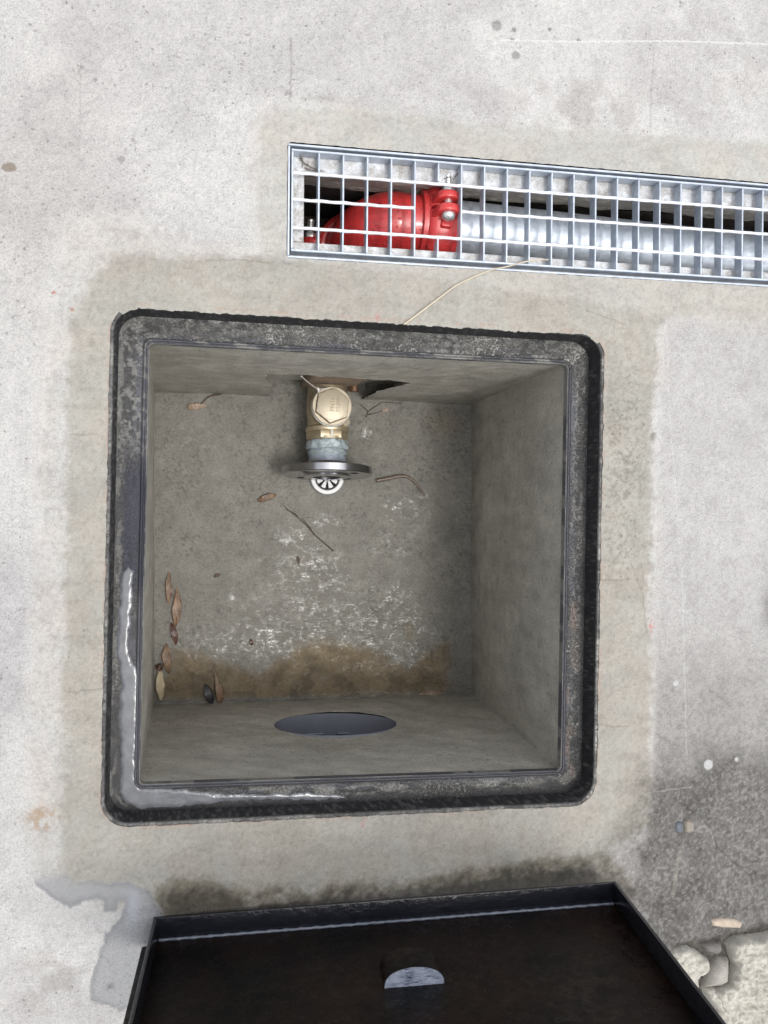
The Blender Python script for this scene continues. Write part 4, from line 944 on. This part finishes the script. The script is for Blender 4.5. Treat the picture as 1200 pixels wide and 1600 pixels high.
# ------------------------------------------------------------------ COVER standing on edge
LA = at(240, 1432, 0.0); LB = at(962, 1376, .0465)
u = Vector(LB - LA); LW = u.length; u.normalize()
v_ = Vector((-0.07001533, -0.07808958, 0.99448473)); v_ = (v_ - u * u.dot(v_)).normalized(); nn = v_.cross(u).normalized()     # nn faces the pit
lid = tag(empty('manhole_cover', (0, 0, 0)), 'black iron cover standing on its edge, hollow underside facing the pit', 'cover')
Ml = Matrix(((u.x, v_.x, nn.x, LA[0]), (u.y, v_.y, nn.y, LA[1]), (u.z, v_.z, nn.z, LA[2]), (0, 0, 0, 1)))
lid.matrix_world = Ml
LD = .031; LH = .634     # rim depth, height; local x along, y up the plate, z towards the pit (front edge of rim at z=0)
m = MB(); m.prism([(-.003, .003), (LW + .0085, .003), (LW + .0085, LH + .0085), (-.0145, LH + .0085), (-.0145, .014), (-.003, .013)], -LD - .0085, -LD); m.build('plate', M_lid, lid, 35, .0025, 2)
def rimbar(a, b, nm='rim'):
    m = MB(); m.box(a, b); return m.build(nm, M_lidrim, lid, 35, .0014, 2)
rimbar((0, 0, -LD), (LW, .005, 0)); rimbar((0, .0052, -LD), (.005, LH, 0)); rimbar((LW - .005, .0052, -LD), (LW, LH, 0)); rimbar((.0052, LH - .005, -LD), (LW - .0052, LH, 0))
# weld bead in the bottom rim corner, sky glint put into its pale blue colour
m = MB(); pts = [(.006 + (LW - .012) * k / 120, .0062 + .0005 * math.sin(k * 1.7), -LD + .0012) for k in range(121)]
m.tube(pts, .0022, 8, True, 1, [.0022 + .0006 * math.sin(k * 2.3) * math.cos(k * .7) for k in range(121)]); m.build('weld_bead', simple('weld_bead_glint', (.10, .115, .15), .12, 0, .9, var=.5, scale=90, bump=.0008, bscale=150), lid, 60)
# half-round key socket: flat side on the plate, top end raw and pale
hz0 = None
def lidpt(U, V):   # photo point on the plate's inner face -> local
    d = Vector(R @ np.array([(U - 600) / F, -(V - 800) / F, -1.0])); o_ = Vector(CAM); Mi = Ml.inverted(); d = Mi.to_3x3() @ d; o_ = Mi @ o_
    t = (-LD - o_.z) / d.z; return o_ + d * t
a_, b_ = lidpt(601, 1544), lidpt(694, 1536)
kc = (a_ + b_) / 2; kr = abs(b_.x - a_.x) / 2; tilt = (b_.y - a_.y) / (b_.x - a_.x)
poly = [(kc.x + kr * math.cos(math.pi * k / 20), -LD + kr * .62 * math.sin(math.pi * k / 20) ** .8) for k in range(21)]
Mk = Matrix(((1, 0, 0, 0), (tilt, 0, 1, 0), (0, 1, 0, 0), (0, 0, 0, 1)))
m = MB(); m.prism(poly, kc.y - .046 - tilt * kc.x, kc.y - .0012 - tilt * kc.x, Mk); ks = m.build('key_socket', M_lid, lid, 40)
m = MB(); poly2 = [(kc.x + (x - kc.x) * 1.0, z) for x, z in poly]
m.prism(poly2, kc.y - .0013 - tilt * kc.x, kc.y + .0006 - tilt * kc.x, Mk)
M_raw = None
def raw():
    m, n, b = mat('raw_scaly_steel'); v = obj_(n); f = noise_(n, 130, 6, .75, obj_(n, (.5, 1, 1.6)))
    n.links.new(ramp_(n, f, [(.36, (.05, .06, .09)), (.46, (.30, .34, .44)), (.62, (.50, .54, .64))]), b.inputs['Base Color'])
    b.inputs['Roughness'].default_value = .45; b.inputs['Metallic'].default_value = .3; bump_(n, b, f, .002); return m
m.build('socket_end', raw(), ks, 40)

# ------------------------------------------------------------------ rubble at the lower right
o = lump('mortar_rubble', G([(1137,1478),(1150,1466),(1200,1462),(1420,1455),(1420,1800),(1180,1760),(1120,1560),(1110,1548),(1142,1540),(1148,1510)]), -.02, .031, M_rub, .0015, .006, .10, .03, 2, wob=.005, rough=.007)
tag(o, 'large rough pale block of broken mortar beside the right edge of the black cover', 'rubble', 'broken mortar beside the cover')
o = lump('mortar_rubble', G([(1048,1486),(1075,1482),(1095,1490),(1112,1502),(1108,1520),(1092,1530),(1085,1560),(1060,1530)]), -.02, .027, M_rub, .0013, .007, .2, .02, 3, wob=.004, rough=.005)
tag(o, 'small crumbly pale mortar piece wedged against the cover edge', 'rubble', 'broken mortar beside the cover')
o = lump('mortar_rubble', G([(1104,1536),(1112,1512),(1125,1498),(1143,1500),(1143,1538),(1128,1546),(1100,1548)]), -.02, .026, M_rubsmooth, .0014, .016, .05, .04, 4, wob=.001)
tag(o, 'smooth grey mortar piece between the rough pale lumps', 'rubble', 'broken mortar beside the cover')
o = lump('mortar_rubble', G([(1100,1546),(1130,1544),(1142,1560),(1180,1640),(1150,1640)]), -.02, .029, M_rub, .0015, .007, .2, .02, 5, wob=.004, rough=.006)
tag(o, 'long pale mortar piece running along the cover edge out of the picture', 'rubble', 'broken mortar beside the cover')
o = lump('stone_chip', G([(1098,1478),(1112,1474),(1130,1474),(1134,1488),(1124,1497),(1105,1490)]), -.014, .014, M_darkstone, .0014, .008, .05, .02, 6, wob=.001)
tag(o, 'dark grey stone in the gap above the rough mortar rubble', 'stone')
o = lump('stone_chip', G([(1111,1437),(1120,1434),(1145,1435),(1160,1441),(1156,1450),(1130,1449),(1113,1446)]), -.002, .006, M_creamstone, .0010, .005, .05, .01, 7, wob=.0006)
tag(o, 'flat cream stone chip lying on dark concrete above the mortar rubble', 'stone')
o = lump('pebble', G([(1054,1286),(1060,1283),(1067,1284),(1068,1298),(1062,1303),(1055,1300)]), -.002, .006, M_bluestone, .0009, .005, .04, .01, 8, wob=.0004)
tag(o, 'small blue-grey pebble set in the concrete right of the frame corner', 'pebble')
o = lump('pebble', G([(1067,1284),(1074,1279),(1082,1283),(1084,1293),(1078,1301),(1069,1300)]), -.002, .0072, M_tanstone, .0009, .005, .06, .01, 9, wob=.0004)
tag(o, 'small tan pebble touching the blue-grey one', 'pebble')

# ------------------------------------------------------------------ litter
def pod(name, a, b, wpx, z, mat_, label, cat, curl=.35, tip=1.0, group=None, arch=.004, seed=0, flat=.45):
    """a dry pod or leaf from photo point a to b lying at height z"""
    A, B = atv(*a, z), atv(*b, z); L = (B - A).length; d = (B - A).normalized(); s = Vector((-d.y, d.x, 0)); hw = wpx / 2 / 812
    n, q = 26, 12; vs = []
    for i in range(n + 1):
        t = i / n; wv = math.sin(math.pi * t ** tip) ** .75 * hw if 0 < t < 1 else hw * .02
        bend = curl * hw * math.sin(math.pi * t) + hw * .25 * mnoise.noise(Vector((t * 4, seed, 0)))
        c0 = A + d * (L * t) + s * bend + Vector((0, 0, arch * math.sin(math.pi * t) + wv * flat * .9 + .0008))
        for k in range(q):
            ph = 2 * math.pi * k / q; rr_ = 1 + .14 * mnoise.noise(Vector((t * 9, k * .9, seed)))
            vs.append(c0 + s * (wv * math.cos(ph) * rr_) + Vector((0, 0, wv * flat * math.sin(ph) * rr_ - (wv * .25 if math.sin(ph) > .8 else 0))))
    fs = [(i*q+k, i*q+(k+1)%q, (i+1)*q+(k+1)%q, (i+1)*q+k) for i in range(n) for k in range(q)]
    o = MB().add(vs, fs).build(name, mat_, None, 60); return tag(o, label, cat, group)
GP = 'dry seed pods on the pit floor'
pod('seed_pod', (263, 890), (263, 944), 10, ZF, M_pod, 'slim brown seed pod, topmost of the pods along the left wall', 'seed pod', .2, 1.2, GP, seed=1)
pod('seed_pod', (277, 916), (274, 980), 14, ZF, M_pod, 'largest brown seed pod with a sharp tip, right of the topmost one', 'seed pod', .15, 1.25, GP, seed=2)
pod('seed_pod', (267, 973), (275, 1008), 10, ZF, M_poddark, 'short dark reddish pod just below the largest pod', 'seed pod', .3, .9, GP, seed=3)
pod('seed_pod', (260, 1004), (265, 1054), 13, ZF, M_pod, 'ragged brown pod touching the brown puddle by the left wall', 'seed pod', -.3, 1, GP, seed=4)
o = pod('seed_pod', (249, 1044), (252, 1095), 13, ZF, M_cream, 'cream-coloured pod with a dark head in the lower left pit corner', 'seed pod', .05, 1, GP, seed=5)
h = pod('pod_head', (243, 1040), (254, 1047), 11, ZF + .004, M_poddark, None, None, seed=6); h.parent = o
pod('seed_pod', (320, 1068), (332, 1103), 13, ZF, M_blackpod, 'blackish pod at the bottom edge of the brown puddle', 'seed pod', .15, .9, GP, seed=7)
o = pod('seed_pod', (335, 1046), (346, 1100), 13, ZF, M_pod, 'brown pod with a long thin tip, right of the blackish pod', 'seed pod', .1, 1.9, GP, seed=8)
pod('seed_pod', (402, 783), (433, 772), 10, ZF, M_pod, 'broken brown pod lying alone left of the steel flange', 'seed pod', .1, .8, GP, seed=9)
o = pod('seed_pod', (291, 636), (324, 634), 10, ZF, M_tan, 'tan pod with a curved stalk in the upper left of the pit floor', 'seed pod', -.1, .7, GP, seed=10)
m = MB(); m.tube([atv(314, 632, ZF + .004), atv(321, 624, ZF + .008), atv(331, 618, ZF + .010), atv(345, 616, ZF + .006)], .0012, 6, True, 1, [.0008, .0009, .0012, .0018]); m.build('stalk', M_twig, o, 60)
pod('leaf', (652, 1086), (692, 1083), 9, ZF + .001, M_tan, 'flat tan leaf scrap at the foot of the wall, right of the drain pipe', 'leaf', .2, .8, None, .001, 11, .2)
pod('seed', (391, 998), (394, 1009), 6, ZF, M_poddark, 'tiny dark red seed on the wet floor above the puddle', 'seed', 0, .9, None, .001, 12)
pod('leaf', (464, 869), (467, 882), 5, ZF, M_twig, 'tiny dark leaf scrap below the long forked twig', 'leaf', .3, .9, None, .001, 13)
pod('leaf', (334, 902), (345, 897), 5, ZF, M_twig, 'tiny dark leaf scrap near the middle of the pit floor', 'leaf', .3, .9, None, .001, 14)
m = MB(); P_ = [(700, 1082), (707, 1076), (716, 1078), (724, 1073)]
def twig(name, lines, z, r, mat_, label, cat='twig', n=6):
    m = MB()
    for ln_ in lines:
        pts = [atv(p[0], p[1], z + (p[2] if len(p) > 2 else .0015)) for p in ln_]; k = len(pts)
        m.tube(pts, r, n, True, 1, [r * (1 - .55 * i / (k - 1)) for i in range(k)])
    return tag(m.build(name, mat_, None, 60), label, cat)
twig('twig', [[(521, 861), (505, 847), (492, 836), (480, 822), (466, 809), (450, 797), (444, 790)], [(492, 836), (484, 824), (470, 808)], [(466, 809), (462, 803), (447, 796)]], ZF, .0014, M_twig, 'long thin dark twig lying diagonally on the floor below the flange')
twig('twig', [[(572, 652), (575, 643), (566, 634), (561, 631)], [(575, 643), (585, 636), (597, 628), (612, 629), (628, 632)], [(575, 648), (588, 645), (600, 641)]], ZF, .0011, M_twig, 'small forked twig right of the brass valve')
pod('bud', (596, 643), (608, 640), 6, ZF, M_tan, 'small pale bud beside the forked twig right of the valve', 'bud', 0, .8, None, .001, 15)
twig('bent_stem', [[(588, 751, .004), (605, 748, .005), (622, 744, .006), (634, 744, .006), (645, 750, .005), (655, 762, .004), (664, 774, .002)]], ZF, .0042, M_stick, 'brown stem bent like an elbow, on the floor right of the flange', 'stem', 10)
twig('twig', [[(239, 775), (243, 790)], [(239, 800), (241, 812)]], ZF + .2, .0006, M_twig, 'two hair-thin dark twig bits clinging to the left pit wall') if False else None
o = MB().tube([atv(631, 507, .004), atv(650, 493, .005), atv(671, 477, .005), atv(712, 446, .006), atv(745, 430, .006), atv(770, 421, .007), atv(795, 416, .008), atv(820, 409, .010), atv(840, 406, .009), atv(857, 405.5, .007)], .0014, 10, True, 1, [.0013, .0013, .0013, .0012, .0012, .0011, .0010, .0010, .0009, .0007]).build('straw', M_straw, None, 60)
tag(o, 'long bent pale straw reaching from the iron frame onto the grating', 'straw')
o = twig('dry_grass', [[(468, 246), (476, 255), (488, 262), (498, 264)], [(476, 262), (486, 266), (500, 266), (508, 268)], [(480, 256), (486, 262), (480, 266)], [(470, 243), (474, 252), (472, 262)]], -.021, .0009, M_stick, 'dry grass wisps caught on the ledge in the upper left grating cell', 'grass wisp')
o = twig('twig', [[(694, 279), (703, 276), (712, 283)], [(716, 270), (710, 278), (706, 288)]], -.018, .0007, M_twig, 'fine dark twig on the ledge behind the red coupling bolt')
